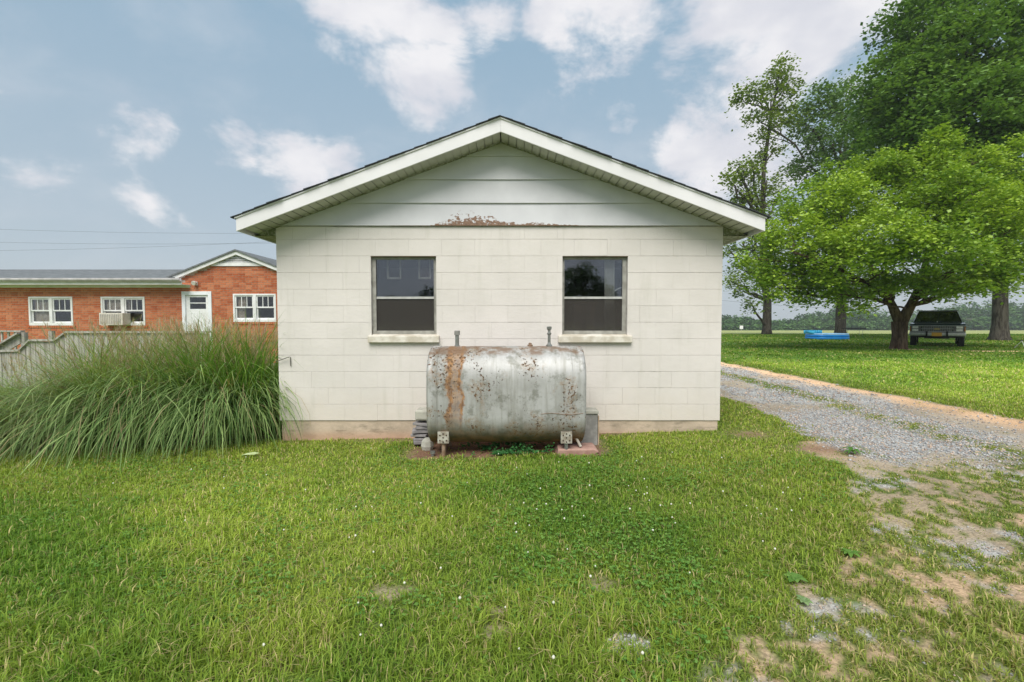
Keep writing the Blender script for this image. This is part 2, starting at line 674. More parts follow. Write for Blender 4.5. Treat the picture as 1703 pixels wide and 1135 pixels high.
VS, TS, CS = [], [], []
nb = 0


def push(V, T, Cc):
    global nb
    VS.append(V)
    TS.append(T + nb)
    CS.append(Cc)
    nb += len(V)


fr = lambda y: 1.09 * y + 1.3
frl = lambda y: -1.09 * y - 1.0
for y0, y1, dens, w, h, lo, hi in (
        (1.55, 2.4, 9500, .0046, .055, frl, fr), (2.4, 3.4, 7500, .0052, .052, frl, fr), (3.4, 4.6, 5200, .0062, .048, frl, fr),
        (4.6, 5.85, 3600, .0078, .045, frl, fr), (5.85, 9, 1700, .011, .045, lambda y: SH_X1 + 0 * y, fr),
        (9, 14, 520, .02, .05, lambda y: .42 * y, fr), (14, 24, 170, .036, .05, lambda y: .42 * y, fr),
        (24, 46, 42, .07, .06, lambda y: .43 * y, lambda y: 1.1 * y)):
    x, y = pick(y0, y1, dens, lo, hi)
    n = len(x)
    long_ = 1 + .55 * sstep(.5, .7, fbm(x * 1.3, y * 1.3, 91)) + .5 * sstep(-1.2, -3.0, x) * (y < 4) + .35 * (y < 2.2)
    worn = fields(x, y)[0]
    wz = sstep(-.02, .25, x - np.interp(y, _yb, _xb)) * (x < 6.3) * (y < 12)
    hh = h * long_ * (.45 + .9 * rng.random(n)) * (.45 + .55 * worn) * (1 - .45 * wz)
    ww = w * (.7 + .7 * rng.random(n)) * (1 + .35 * (rng.random(n) < .15))
    push(*blades(x, y, hh, ww, lawn_col(x, y, n), 1.15))
lawn = tri_mesh('lawn_grass', np.concatenate(VS), np.concatenate(TS), M_blade, np.concatenate(CS), kind='stuff')
tag(lawn, 'short mown green and straw grass blades over the whole yard', 'grass')


# clover leaves lying in the middle of the lawn, each three round leaflets
def disc_leaves(x, y, z, r, col, tilt=.5):
    n = len(x)
    a = rng.random(n) * 2 * PI
    ct = (rng.random((n, 2)) - .5) * 2 * tilt
    V = []
    for k in range(4):
        t = a + k * PI / 2
        rr = r * (1.0 if k % 2 == 0 else .8)
        px, py = np.cos(t) * rr, np.sin(t) * rr
        V.append(np.stack([x + px, y + py, z + px * ct[:, 0] + py * ct[:, 1]], -1))
    V = np.stack(V, 1)
    base = np.arange(n)[:, None] * 4
    T = np.concatenate([base + [[0, 1, 2]], base + [[0, 2, 3]]], 0)
    return V.reshape(-1, 3), T, np.repeat(col[:, None, :], 4, 1).reshape(-1, 3)


VS, TS, CS = [], [], []
nb = 0
y = 1.6 + 3.7 * rng.random(90000)
x = (rng.random(len(y)) - .5) * 2 * fr(y)
f = fbm(x * 1.6, y * 1.6, 101)
g = fields(x, y)[0]
ok = (g > .93) & (x < np.interp(y, _yb, _xb) + .1) & (rng.random(len(x)) < .40 * sstep(.42, .70, f + .10 * np.exp(-(((x - .8) / 1.8) ** 2 + ((y - 3.2) / 1.2) ** 2))) * g)
x, y = x[ok], y[ok]
n = len(x)
ang = rng.random(n) * 2 * PI
zc = zg(x, y) + .02 + .03 * rng.random(n)
col = mixc(C(.10, .24, .04), C(.22, .38, .08), rng.random(n))
for k in range(3):
    t = ang + k * 2.1
    push(*disc_leaves(x + np.cos(t) * .006, y + np.sin(t) * .006, zc, .0058 + .003 * rng.random(n), col))
clover = tri_mesh('clover_leaves', np.concatenate(VS), np.concatenate(TS), M_blade, np.concatenate(CS), kind='stuff')
tag(clover, 'low dark green clover leaves growing among the lawn grass', 'clover')

# little round clover heads
m_white = Mat('clover_white', (.72, .70, .60), .8)
fl = MB()
cnt = 0
while cnt < 95:
    yy = random.uniform(1.7, 5.2)
    xx = random.uniform(-1.05 * yy, 1.05 * yy)
    wgt = math.exp(-(((xx - .7) / 1.5) ** 2 + ((yy - 3.4) / 1.1) ** 2)) + .06
    if random.random() > wgt or xx > np.interp(yy, _yb, _xb) - .1:
        continue
    cnt += 1
    z0 = float(zg(xx, yy)) + random.uniform(.045, .07)
    r = random.uniform(.004, .0072)
    fl.lathe([(r * .4, -r), (r * .95, -r * .3), (r, r * .3), (r * .5, r)], (xx, yy, z0), 6)
fo = fl.build('clover_flowers', m_white.m)
tag(fo, 'scattered tiny round white clover blossoms in the lawn', 'flowers', None, 'stuff')

# ------------------------------------------------------------------ loose stones


def stones(x, y, r, col, sink=.35):
    n = len(x)
    z = zg(x, y)
    dirs = np.array([(1, 0, 0), (0, 1, 0), (-1, 0, 0), (0, -1, 0), (0, 0, 1), (0, 0, -1)], float)
    a = rng.random(n) * 2 * PI
    ca, sa_ = np.cos(a), np.sin(a)
    V = dirs[None] * (r[:, None, None] * (.6 + .7 * rng.random((n, 6, 1))))
    V = V + (rng.random((n, 6, 3)) - .5) * r[:, None, None] * .6
    V[..., 2] *= .6
    X = V[..., 0] * ca[:, None] - V[..., 1] * sa_[:, None]
    Y = V[..., 0] * sa_[:, None] + V[..., 1] * ca[:, None]
    V = np.stack([X + x[:, None], Y + y[:, None], V[..., 2] + (z + r * (.6 - sink))[:, None]], -1)
    base = np.arange(n)[:, None] * 6
    F_ = [(0, 1, 4), (1, 2, 4), (2, 3, 4), (3, 0, 4), (1, 0, 5), (2, 1, 5), (3, 2, 5), (0, 3, 5)]
    T = np.concatenate([base + [q] for q in F_], 0)
    return V.reshape(-1, 3), T, np.repeat(col[:, None, :], 6, 1).reshape(-1, 3)


def stone_col(n):
    k = rng.random(n)
    c = mixc(C(.25, .25, .26) + np.zeros((n, 3)), C(.54, .53, .51), rng.random(n) ** 1.2)
    warm = k < .36
    c[warm] = c[warm] * C(1.15, .9, .72)
    return c


VS, TS, CS = [], [], []
nb = 0
for (x0, x1, y0, y1, n, r) in ((1.2, 5.4, 1.6, 4.6, 34000, .0065), (3.2, 6.8, 4.2, 7.5, 22000, .012), (3.4, 6.8, 7.5, 15, 12000, .018), (.3, .7, 1.85, 2.1, 500, .010)):
    x = x0 + (x1 - x0) * rng.random(n)
    y = y0 + (y1 - y0) * rng.random(n)
    _, g2, s2, _ = fields(x, y)
    ok = rng.random(n) < np.clip(g2 + .08 * s2, 0, 1)
    x, y = x[ok], y[ok]
    rr = r * (.45 + 1.1 * rng.random(len(x)) ** 2)
    push(*stones(x, y, rr, stone_col(len(x)) * (1.25 if n == 500 else 1)))
m_st = leaf_mat('stone_chip', 0, .3, .8)
gravel = tri_mesh('gravel', np.concatenate(VS), np.concatenate(TS), m_st, np.concatenate(CS), kind='stuff')
tag(gravel, 'loose grey and pale crushed stone along the worn driveway', 'gravel')
# ------------------------------------------------------------------ materials for buildings
def painted_block():
    m = Mat('painted_block', (.80, .76, .68), .75, 0, .25)
    v = m.pos()
    s = m.sepxyz(v)
    tone = m.mix(m.rng(m.noise(1.7, 5, .6, v), .35, .65), (.715, .670, .635), (.665, .625, .588))
    tone = m.mix(m.rng(m.randv(), 0, 1, 0, .09), tone, (.60, .57, .53))
    # warmer, grubbier paint low down and pinkish scuffs
    low = m.rng(m.math('ADD', s[2], m.math('MULTIPLY', m.noise(4, 4, .6, v), .5)), .45, 1.05, .55, 0)
    tone = m.mix(low, tone, (.66, .585, .51))
    chips = m.rng(m.noise(38, 6, .7, v), .70, .74)
    tone = m.mix(m.math('MULTIPLY', chips, .5), tone, (.45, .42, .36))
    strk = m.noise(1, 5, .6, m.pos(scale=(9, 9, .9)))
    tone = m.mix(m.rng(strk, .52, .72, 0, .30), tone, (.50, .48, .41))
    m.color(tone)
    m.bump(m.math('ADD', m.noise(90, 4, .6, v), m.math('MULTIPLY', m.noise(14, 3, .5, v), .9)), .6, .005)
    return m.m


def mortar():
    m = Mat('painted_joint', (.70, .66, .58), .8, 0, .2)
    v = m.pos()
    m.color(m.mix(m.rng(m.noise(3.0, 6, .75, v), .50, .60), (.68, .645, .615), (.36, .34, .30)))
    m.bump(m.noise(60, 3), .4, .004)
    return m.m


def footing():
    m = Mat('footing', (.45, .36, .27), .9, 0, .15)
    v = m.pos()
    s = m.sepxyz(v)
    t = m.mix(m.rng(m.noise(3.5, 6, .65, v), .4, .65), (.56, .45, .35), (.42, .34, .26))
    t = m.mix(m.rng(m.noise(6, 6, .7, m.pos(scale=(.6, 1, 2.2))), .52, .68, 0, .7), t, (.24, .20, .15))
    t = m.mix(m.rng(s[2], .03, .16, .55, 0), t, (.48, .27, .17))
    m.color(t)
    m.bump(m.noise(35, 5, .65), .6, .01)
    return m.m


def siding_mat():
    m = Mat('siding_paint', (.66, .69, .69), .6, 0, .3)
    v = m.pos()
    s = m.sepxyz(v)
    t = m.mix(m.rng(m.noise(2.5, 5, .6, v), .35, .65), (.655, .655, .685), (.60, .60, .63))
    # flaking paint shows brown hardboard just above the lowest lap, thickest left of centre
    up = m.math('SUBTRACT', s[2], 2.64)
    cx = m.math('ABSOLUTE', m.math('ADD', s[0], .13))
    reach = m.math('ADD', m.rng(m.math('ABSOLUTE', m.math('ADD', s[0], .5)), .15, .55, .10, .0), m.rng(m.math('ABSOLUTE', m.math('ADD', s[0], .05)), .3, 1.1, .045, 0))
    nz = m.noise(20, 5, .72, m.pos(scale=(.8, 1, 1.3)))
    thr = m.math('MULTIPLY', m.math('SUBTRACT', nz, .37), m.math('MULTIPLY', reach, 4.6))
    flake = m.rng(m.math('SUBTRACT', thr, up), -.001, .004)
    inb = m.rng(s[2], 2.90, 2.905, 1, 0)
    flake = m.math('MULTIPLY', flake, inb)
    t = m.mix(flake, t, m.mix(m.rng(m.noise(70, 3), .35, .6), (.14, .085, .06), (.25, .15, .10)))
    sp = m.math('MULTIPLY', m.rng(m.noise(17, 6, .8), .735, .76), m.rng(s[2], 2.63, 3.1, .8, .2))
    t = m.mix(sp, t, (.22, .18, .14))
    # rust-brown run of dirt along the lap edge
    lap = m.math('MULTIPLY', m.rng(up, 0, .012, 1, 0), m.rng(cx, 1.0, 1.5, 1, .15))
    t = m.mix(lap, t, (.30, .20, .14))
    m.color(t)
    m.bump(m.noise(40, 3), .12, .003)
    return m.m


def soffit_mat():
    m = Mat('soffit_vinyl', (.58, .58, .50), .55, 0, .3)
    v = m.pos()
    s = m.sepxyz(v)
    t = m.mix(m.rng(m.noise(2.0, 4), .35, .65), (.56, .56, .50), (.48, .48, .42))
    # mildew gathers where the panels meet the wall
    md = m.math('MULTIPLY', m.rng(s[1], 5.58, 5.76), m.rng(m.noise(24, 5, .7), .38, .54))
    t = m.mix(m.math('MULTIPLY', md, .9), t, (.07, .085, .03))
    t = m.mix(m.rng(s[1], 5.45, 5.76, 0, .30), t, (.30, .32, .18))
    m.color(t)
    return m.m


def trim_mat():
    m = Mat('white_trim', (.78, .79, .79), .45, 0, .4)
    t = m.mix(m.rng(m.noise(1.6, 4), .35, .65), (.79, .775, .79), (.73, .72, .725))
    t = m.mix(m.math('MULTIPLY', m.rng(m.noise(20, 6, .75), .66, .74), .35), t, (.42, .40, .34))
    m.color(t)
    m.bump(m.noise(9, 2), .1, .004)
    return m.m


def glass_mat(name, tint=(.80, .82, .83), refl=.09):
    m = bpy.data.materials.new(name)
    m.use_nodes = True
    t = m.node_tree
    for n in list(t.nodes):
        t.nodes.remove(n)
    o = t.nodes.new('ShaderNodeOutputMaterial')
    tr = t.nodes.new('ShaderNodeBsdfTransparent')
    tr.inputs[0].default_value = (*tint, 1)
    gl = t.nodes.new('ShaderNodeBsdfGlossy')
    gl.inputs['Roughness'].default_value = .015
    gl.inputs['Color'].default_value = (.9, .92, 1, 1)
    lw = t.nodes.new('ShaderNodeLayerWeight')
    lw.inputs[0].default_value = .25
    ad = t.nodes.new('ShaderNodeMath')
    ad.operation = 'MULTIPLY_ADD'
    ad.inputs[1].default_value = .6
    ad.inputs[2].default_value = refl
    ad.use_clamp = True
    t.links.new(lw.outputs['Fresnel'], ad.inputs[0])
    mx = t.nodes.new('ShaderNodeMixShader')
    t.links.new(ad.outputs[0], mx.inputs[0])
    t.links.new(tr.outputs[0], mx.inputs[1])
    t.links.new(gl.outputs[0], mx.inputs[2])
    t.links.new(mx.outputs[0], o.inputs[0])
    # old glass is never quite flat
    nz = t.nodes.new('ShaderNodeTexNoise')
    nz.inputs['Scale'].default_value = 2.5
    b = t.nodes.new('ShaderNodeBump')
    b.inputs['Strength'].default_value = .04
    b.inputs['Distance'].default_value = .02
    t.links.new(nz.outputs[0], b.inputs['Height'])
    t.links.new(b.outputs[0], gl.inputs['Normal'])
    return m


def screen_mat():
    m = bpy.data.materials.new('insect_screen')
    m.use_nodes = True
    t = m.node_tree
    for n in list(t.nodes):
        t.nodes.remove(n)
    o = t.nodes.new('ShaderNodeOutputMaterial')
    tr = t.nodes.new('ShaderNodeBsdfTransparent')
    df = t.nodes.new('ShaderNodeBsdfDiffuse')
    df.inputs[0].default_value = (.085, .078, .072, 1)
    mx = t.nodes.new('ShaderNodeMixShader')
    mx.inputs[0].default_value = .42
    t.links.new(tr.outputs[0], mx.inputs[1])
    t.links.new(df.outputs[0], mx.inputs[2])
    t.links.new(mx.outputs[0], o.inputs[0])
    return m


M_block, M_joint, M_foot, M_siding, M_soffit, M_trim = painted_block(), mortar(), footing(), siding_mat(), soffit_mat(), trim_mat()
M_glass, M_screen = glass_mat('window_glass'), screen_mat()
M_alu = grained('weathered_aluminium', (.40, .39, .355), (.28, .27, .24), 14, .5, .1, 60, .2)
M_sill = grained('painted_sill', (.72, .68, .60), (.52, .47, .38), 7, .8, .4, 40)
M_shingle = grained('asphalt_shingle', (.06, .065, .075), (.035, .038, .045), 30, .95, .8, 220, bdist=.004)
M_dark = grained('dark_interior', (.07, .06, .055), (.04, .035, .03), 3, .9, 0)
M_wood_in = grained('brown_board_in', (.22, .13, .08), (.12, .07, .045), 5, .8, 0)
M_pale = grained('pale_curtain', (.55, .52, .45), (.4, .38, .33), 6, .8, 0)

# ------------------------------------------------------------------ the white block building
shed = thing('block_outbuilding', (SH_XC, SH_Y, .12),
             'white painted concrete block outbuilding with a low gable roof and two dark windows', 'building')
ZB, CH, ZT = .25, .203, 2.64
BL = .405
OPEN = [(-1.730, -.930), (.619, 1.419)]
OZ0, OZ1 = 1.265, 2.28
YB = SH_Y + .006          # face of the backing that the joints show
w = MB()
xs = [SH_X0 + .004, OPEN[0][0], OPEN[0][1], OPEN[1][0], OPEN[1][1], SH_X1 - .004]
for a, b in ((0, 1), (2, 3), (4, 5)):
    w.box(xs[a], xs[b], YB, YB + .18, ZB, ZT)
for a, b in OPEN:
    w.box(a, b, YB, YB + .18, ZB, OZ0)
    w.box(a, b, YB, YB + .18, OZ1, ZT)
w.box(SH_X0 + .004, SH_X0 + .19, YB + .18, SH_Y + 7.6, ZB, 2.5)
w.box(SH_X1 - .19, SH_X1 - .004, YB + .18, SH_Y + 7.6, ZB, 2.5)
w.box(SH_X0 + .19, SH_X1 - .19, SH_Y + 7.42, SH_Y + 7.6, ZB, 2.5)
w.build('wall', M_joint, shed)
# one block at a time, running bond, cut round the openings
_cache = {}


def block_mesh(wd, ht):
    k = (round(wd, 3), round(ht, 3))
    if k not in _cache:
        me = bpy.data.meshes.new('block')
        hw, hh, d, c_ = wd / 2, ht / 2, .012, .0020
        cx_ = .0005
        vs = [(-hw, d, -hh), (hw, d, -hh), (hw, d, hh), (-hw, d, hh), (-hw, c_, -hh), (hw, c_, -hh), (hw, c_, hh), (-hw, c_, hh),
              (-hw + cx_, 0, -hh + c_), (hw - cx_, 0, -hh + c_), (hw - cx_, 0, hh - c_), (-hw + cx_, 0, hh - c_)]
        fs = [(8, 9, 10, 11)]
        for a, b in ((0, 4), (4, 8)):
            for i in range(4):
                j = (i + 1) % 4
                fs.append((a + i, a + j, b + j, b + i))
        me.from_pydata(vs, [], fs)
        me.materials.append(M_block)
        me.update()
        _cache[k] = me
    return _cache[k]


off = origin(shed)
zs = [ZB + CH * k for k in range(12)] + [ZT]
for k in range(12):
    z0, z1 = zs[k], zs[k + 1]
    gap = random.choice((.0026, .0032, .004))
    x = SH_X0 - (.2025 if k % 2 else 0)
    while x < SH_X1:
        spans = [(max(x, SH_X0), min(x + BL, SH_X1))]
        for a, b in OPEN:
            if z0 > OZ0 - .01 and z1 < OZ1 + .01:
                ns = []
                for p, q in spans:
                    if q <= a or p >= b:
                        ns.append((p, q))
                    else:
                        if p < a:
                            ns.append((p, a))
                        if q > b:
                            ns.append((b, q))
                spans = ns
        for p, q in spans:
            if q - p < .03:
                continue
            gv_ = random.choice((.0, .0, .0, .0003, .0004, .0018))
            o = bpy.data.objects.new('block', block_mesh(q - p - gv_, z1 - z0 - random.choice((.001, .0018, .0028, gap, .0055))))
            COL.objects.link(o)
            o.parent = shed
            o.location = Vector(((p + q) / 2, SH_Y - random.random() * .0008, (z0 + z1) / 2)) - off
        x += BL
# the long sides: joined block courses
sb = MB()
for sx, face in ((SH_X0, -1), (SH_X1, 1)):
    for k in range(11):
        y = SH_Y + .02 - (.2 if k % 2 else 0)
        while y < SH_Y + 7.58:
            a, b = max(y, SH_Y + .015), min(y + BL - .002, SH_Y + 7.6)
            x0, x1 = (sx, sx + .004) if face < 0 else (sx - .004, sx)
            if b - a > .03:
                sb.box(x0, x1, a, b, zs[k], zs[k + 1] - .003)
            y += BL
o = sb.build('side_blocks', M_block, shed)
o['kind'] = 'stuff'
# footing
fb = MB()
fb.box(SH_X0 + .02, SH_X1 - .02, SH_Y + .012, SH_Y + 7.59, -.35, ZB)
fb.build('foundation', M_foot, shed, bevel=.006)
fb = MB()
fb.box(SH_X0 + .2, SH_X1 - .2, SH_Y + .2, SH_Y + 7.4, ZB + .001, ZB + .02)
fb.build('floor', M_dark, shed)
# inner lining keeps the room dark
il = MB()
il.box(SH_X0 + .19, SH_X1 - .19, SH_Y + 3.2, SH_Y + 3.25, ZB, 2.5)
il.box(SH_X0 + .19, SH_X1 - .19, SH_Y + .19, SH_Y + 7.4, 2.5, 2.52)
il.build('inner_partition', M_dark, shed)

# gable roof
HALF, SL, ZA = 3.03, .370, 3.633
YF = SH_Y - .36                                    # outer face of the rake boards
zs_ = lambda x: ZA - SL * abs(x - SH_XC)           # underside of the soffit
# lap siding, board by board
zl = [2.645, 2.917, 3.198, 3.478]
M_ins = lambda z: (ZA - z) / SL + .02
for i, z0 in enumerate(zl):
    z1 = (zl[i + 1] + .012) if i < 3 else None
    b = MB()
    a0 = min(M_ins(z0), (SH_X1 - SH_X0) / 2 + .01)
    if z1 is None:
        pts = [(-a0, z0, 0), (a0, z0, 0), (0, ZA + .02, 1)]
    else:
        a1 = min(M_ins(z1), a0)
        pts = [(-a0, z0, 0), (a0, z0, 0), (a1, z1, 1), (-a1, z1, 1)]
        if i == 0:
            pts = [(-a0, z0, 0), (a0, z0, 0), (a1, z1, 1), (-a1, z1, 1)]
    n = len(pts)
    yf = lambda t: SH_Y - .028 + .020 * t
    vs = [(SH_XC + x, yf(t), z) for x, z, t in pts] + [(SH_XC + x, yf(t) + .013, z) for x, z, t in pts]
    fs = [tuple(range(n)), tuple(range(2 * n - 1, n - 1, -1))] + [((k + 1) % n, k, k + n, (k + 1) % n + n) for k in range(n)]
    b.add(vs, fs)
    b.build('siding_board', M_siding, shed)
gb = MB()
gb.prism([(SH_X0 + .02, ZT + .002), (SH_X1 - .02, ZT + .002), (SH_XC, ZA + .02)], SH_Y + .012, SH_Y + .05)
gb.build('gable_sheathing', M_joint, shed)
# rake boards
for s in (-1, 1):
    b = MB()
    p = [(0, ZA - .0), (s * HALF, ZA - SL * HALF), (s * HALF, ZA - SL * HALF + .152), (0, ZA + .152)]
    if s < 0:
        p = p[::-1]
    b.prism([(SH_XC + x, z) for x, z in p], YF, YF + .022)
    b.build('rake_board', M_trim, shed, bevel=.003)
    # bent metal drip lip under the shingles
    b = MB()
    p = [(0, ZA + .146), (s * (HALF + .012), ZA - SL * HALF + .142), (s * (HALF + .012), ZA - SL * HALF + .158), (0, ZA + .162)]
    if s < 0:
        p = p[::-1]
    b.prism([(SH_XC + x, z) for x, z in p], YF - .012, YF + .0)
    b.build('drip_edge', M_trim, shed)
    # roof deck and shingle courses
    b = MB()
    zt = lambda x: ZA + .154 - SL * x
    p = [(0, zt(0)), (s * (HALF + .01), zt(HALF + .01)), (s * (HALF + .01), zt(HALF + .01) + .012), (0, zt(0) + .012)]
    if s < 0:
        p = p[::-1]
    b.prism([(SH_XC + x, z) for x, z in p], YF + .002, SH_Y + 7.9)
    b.build('roof_deck', M_shingle, shed)
    b = MB()
    k = 0
    xx = HALF + .05
    while xx > 0.02:
        x2 = max(xx - .17, 0)
        y = YF - .03 + random.uniform(-.012, .008)
        while y < SH_Y + 7.9:
            y2 = min(y + random.choice((.3, .32)), SH_Y + 7.93)
            dz = random.uniform(0, .004)
            p = [(s * x2, zt(x2) + .012), (s * xx, zt(xx) + .013), (s * xx, zt(xx) + .024 + dz), (s * x2, zt(x2) + .018)]
            if s < 0:
                p = p[::-1]
            b.prism([(SH_XC + a, q) for a, q in p], y, y2 - .004)
            y = y2
        xx -= .14
        k += 1
    o = b.build('shingles', M_shingle, shed)
    o['kind'] = 'stuff'
    # eave fascia and level eave soffit along the side
    ze = ZA - SL * HALF
    b = MB()
    xa, xb2 = sorted((SH_XC + s * HALF, SH_XC + s * (HALF - .02)))
    b.box(xa, xb2, YF + .024, SH_Y + 7.88, ze + .004, ze + .145)
    b.build('eave_fascia', M_trim, shed)
    b = MB()
    xw = SH_X0 if s < 0 else SH_X1
    xa, xb2 = sorted((xw + s * .001, SH_XC + s * (HALF - .022)))
    b.box(xa, xb2, SH_Y - .0, SH_Y + 7.88, ze + .012, ze + .022)
    b.build('eave_soffit', M_soffit, shed)
    # closing piece between sloped and level soffit, in the wall plane
    b = MB()
    a0, a1 = abs(xw - SH_XC), HALF - .024
    p = [(s * a0, ze + .022), (s * a1, ze + .022), (s * a1, ZA - SL * a1 + .003), (s * a0, ZA - SL * a0 + .003)]
    if s < 0:
        p = p[::-1]
    b.prism([(SH_XC + x, z) for x, z in p], SH_Y - .012, SH_Y - .002)
    b.build('soffit_return', M_soffit, shed)
    # ribbed soffit panels between rake board and wall
    ln = math.hypot(1, SL)
    pw = .098
    npan = int(HALF * ln / (pw + .0))
    me = None
    for i in range(npan):
        d0 = i * pw + .004
        if me is None:
            q = MB()
            q.box(0, pw - .011, YF + .024 - SH_Y, -.001, .0, .006)
            q.box(pw - .012, pw, YF + .024 - SH_Y, -.001, .012, .016)
            me = bpy.data.meshes.new('soffit_panel')
            me.from_pydata(q.v, [], q.f)
            me.materials.append(M_soffit)
        o = bpy.data.objects.new('soffit_panel', me)
        COL.objects.link(o)
        o.parent = shed
        ang = math.atan(SL)
        xx = d0 / ln
        if s > 0:
            o.location = Vector((SH_XC + xx, SH_Y, ZA - SL * xx)) - off
            o.rotation_euler = (0, ang, 0)
        else:
            xx = (d0 + pw) / ln
            o.location = Vector((SH_XC - xx, SH_Y, ZA - SL * xx)) - off
            o.rotation_euler = (0, -ang, 0)

# windows
for wi, (a, b) in enumerate(OPEN):
    yw = SH_Y + .045
    m = MB()
    zb, zt_ = 1.322, 2.272
    jl, jr = ((.045, .03) if wi == 0 else (.022, .05))
    m.box(a + .002, a + jl, yw, yw + .06, zb, zt_)
    m.box(b - jr, b - .002, yw, yw + .06, zb, zt_)
    m.box(a + jl, b - jr, yw, yw + .06, zt_ - .028, zt_)
    m.box(a + jl, b - jr, yw, yw + .06, zb, zb + .042)
    for xx in (a + jl, b - jr - .006):
        m.box(xx, xx + .006, yw - .006, yw, zb + .03, zt_ - .02)
    fr_ = m.build('window', M_alu, shed, bevel=.002)
    zm = 1.775
    m = MB()
    m.box(a + jl, b - jr, yw + .004, yw + .03, zm - .012, zm + .012)
    m.box(a + jl, b - jr, yw + .0, yw + .006, zm - .016, zm - .010)
    m.build('meeting_rail', grained('rail_metal', (.50, .50, .48), (.40, .40, .38), 14, .45, 0), fr_)
    m = MB()
    m.box(a + jl, b - jr, yw + .014, yw + .018, zm + .01, zt_ - .026)
    m.build('pane', M_glass, fr_)
    m = MB()
    m.box(a + jl, b - jr, yw + .034, yw + .038, zb + .04, zm + .004)
    m.build('pane', M_glass, fr_)
    m = MB()
    m.box(a + jl + .001, b - jr - .001, yw + .012, yw + .0125, zb + .041, zm - .012)
    m.build('insect_screen', M_screen, fr_)
    s = MB()
    sx0, sx1 = ((-1.765, -.893) if wi == 0 else (.567, 1.472))
    s.prism_x([(SH_Y - .052, 1.222), (SH_Y - .052, 1.300), (SH_Y + .05, 1.322), (SH_Y + .12, 1.322), (SH_Y + .12, 1.27), (SH_Y + .0, 1.268), (SH_Y - .004, 1.222)][::-1], sx0, sx1)
    s.build('window_sill', M_sill, shed, bevel=.005)
    h = MB()  # dark lintel strip that draws the shade line under the window head
    h.box(a, b, SH_Y - .004, SH_Y + .17, OZ1 - .008, OZ1 - .001)
    h.build('lintel_shade_strip', grained('lintel_shade', (.10, .09, .07), (.16, .12, .08), 20, .8, 0), shed)

# what shows dimly through the glass
o = MB()
for x in (-1.58, -1.42, -1.18, -1.04):
    o.tube([(x, 6.0, 2.35), (x, 6.0, 2.02)], .012, 8)
o.tube([(-1.58, 6.0, 2.03), (-1.42, 6.0, 2.03)], .012, 8)
o.tube([(-1.18, 6.0, 2.03), (-1.04, 6.0, 2.03)], .012, 8)
o = o.build('hanging_rack', M_pale, None)
tag(o, 'pale tubes of a rack hanging inside behind the upper left window pane', 'rack')
cu = MB()
vs = []
for i in range(9):
    x = 1.17 + i * .016
    vs += [(x, 5.94 + (.012 if i % 2 else -.012), 1.2), (x - .01, 5.94 + (.012 if i % 2 else -.012), 2.35)]
cu.add(vs, [(2 * i, 2 * i + 2, 2 * i + 3, 2 * i + 1) for i in range(8)])
cu = cu.build('curtain', M_pale, None, smooth=True)
tag(cu, 'narrow pale gathered curtain hanging inside the right window', 'curtain')
ho = MB()
ho.tube([(1.47 + .30 * math.cos(t), 5.955, 1.62 + .30 * math.sin(t)) for t in np.linspace(0, 2 * PI, 40)], .010, 6)
ho = ho.build('hoop', grained('white_hoop', (.75, .73, .7), (.6, .6, .56), 9, .5, 0), None, smooth=True)
tag(ho, 'thin white hoop hanging inside at the right edge of the right window', 'hoop')
bx = MB()
bx.box(.80, 1.06, 6.02, 6.25, .27, 1.70)
bx.box(.77, 1.09, 5.99, 6.28, 1.705, 1.72)
bx.box(.82, .92, 6.0, 6.018, 1.2, 1.66)
bx.box(.94, 1.04, 6.0, 6.018, 1.2, 1.66)
bx = bx.build('cupboard', M_wood_in, None)
tag(bx, 'narrow brown wooden cupboard standing inside the right window', 'cupboard')

# bent wire sticking out at the left corner
wk = MB()
wk.tube([(-2.91, 5.77, .985), (-2.86, 5.74, 1.0), (-2.735, 5.745, 1.045), (-2.73, 5.765, 1.04), (-2.73, 5.766, .93)], .0045, 6)
wk = wk.build('wall_hook', grained('dark_wire', (.06, .06, .06), (.1, .08, .06), 20, .7, 0), None)
tag(wk, 'thin dark bent wire hook on the left corner of the white block wall', 'hook')

# ------------------------------------------------------------------ fuel oil tank


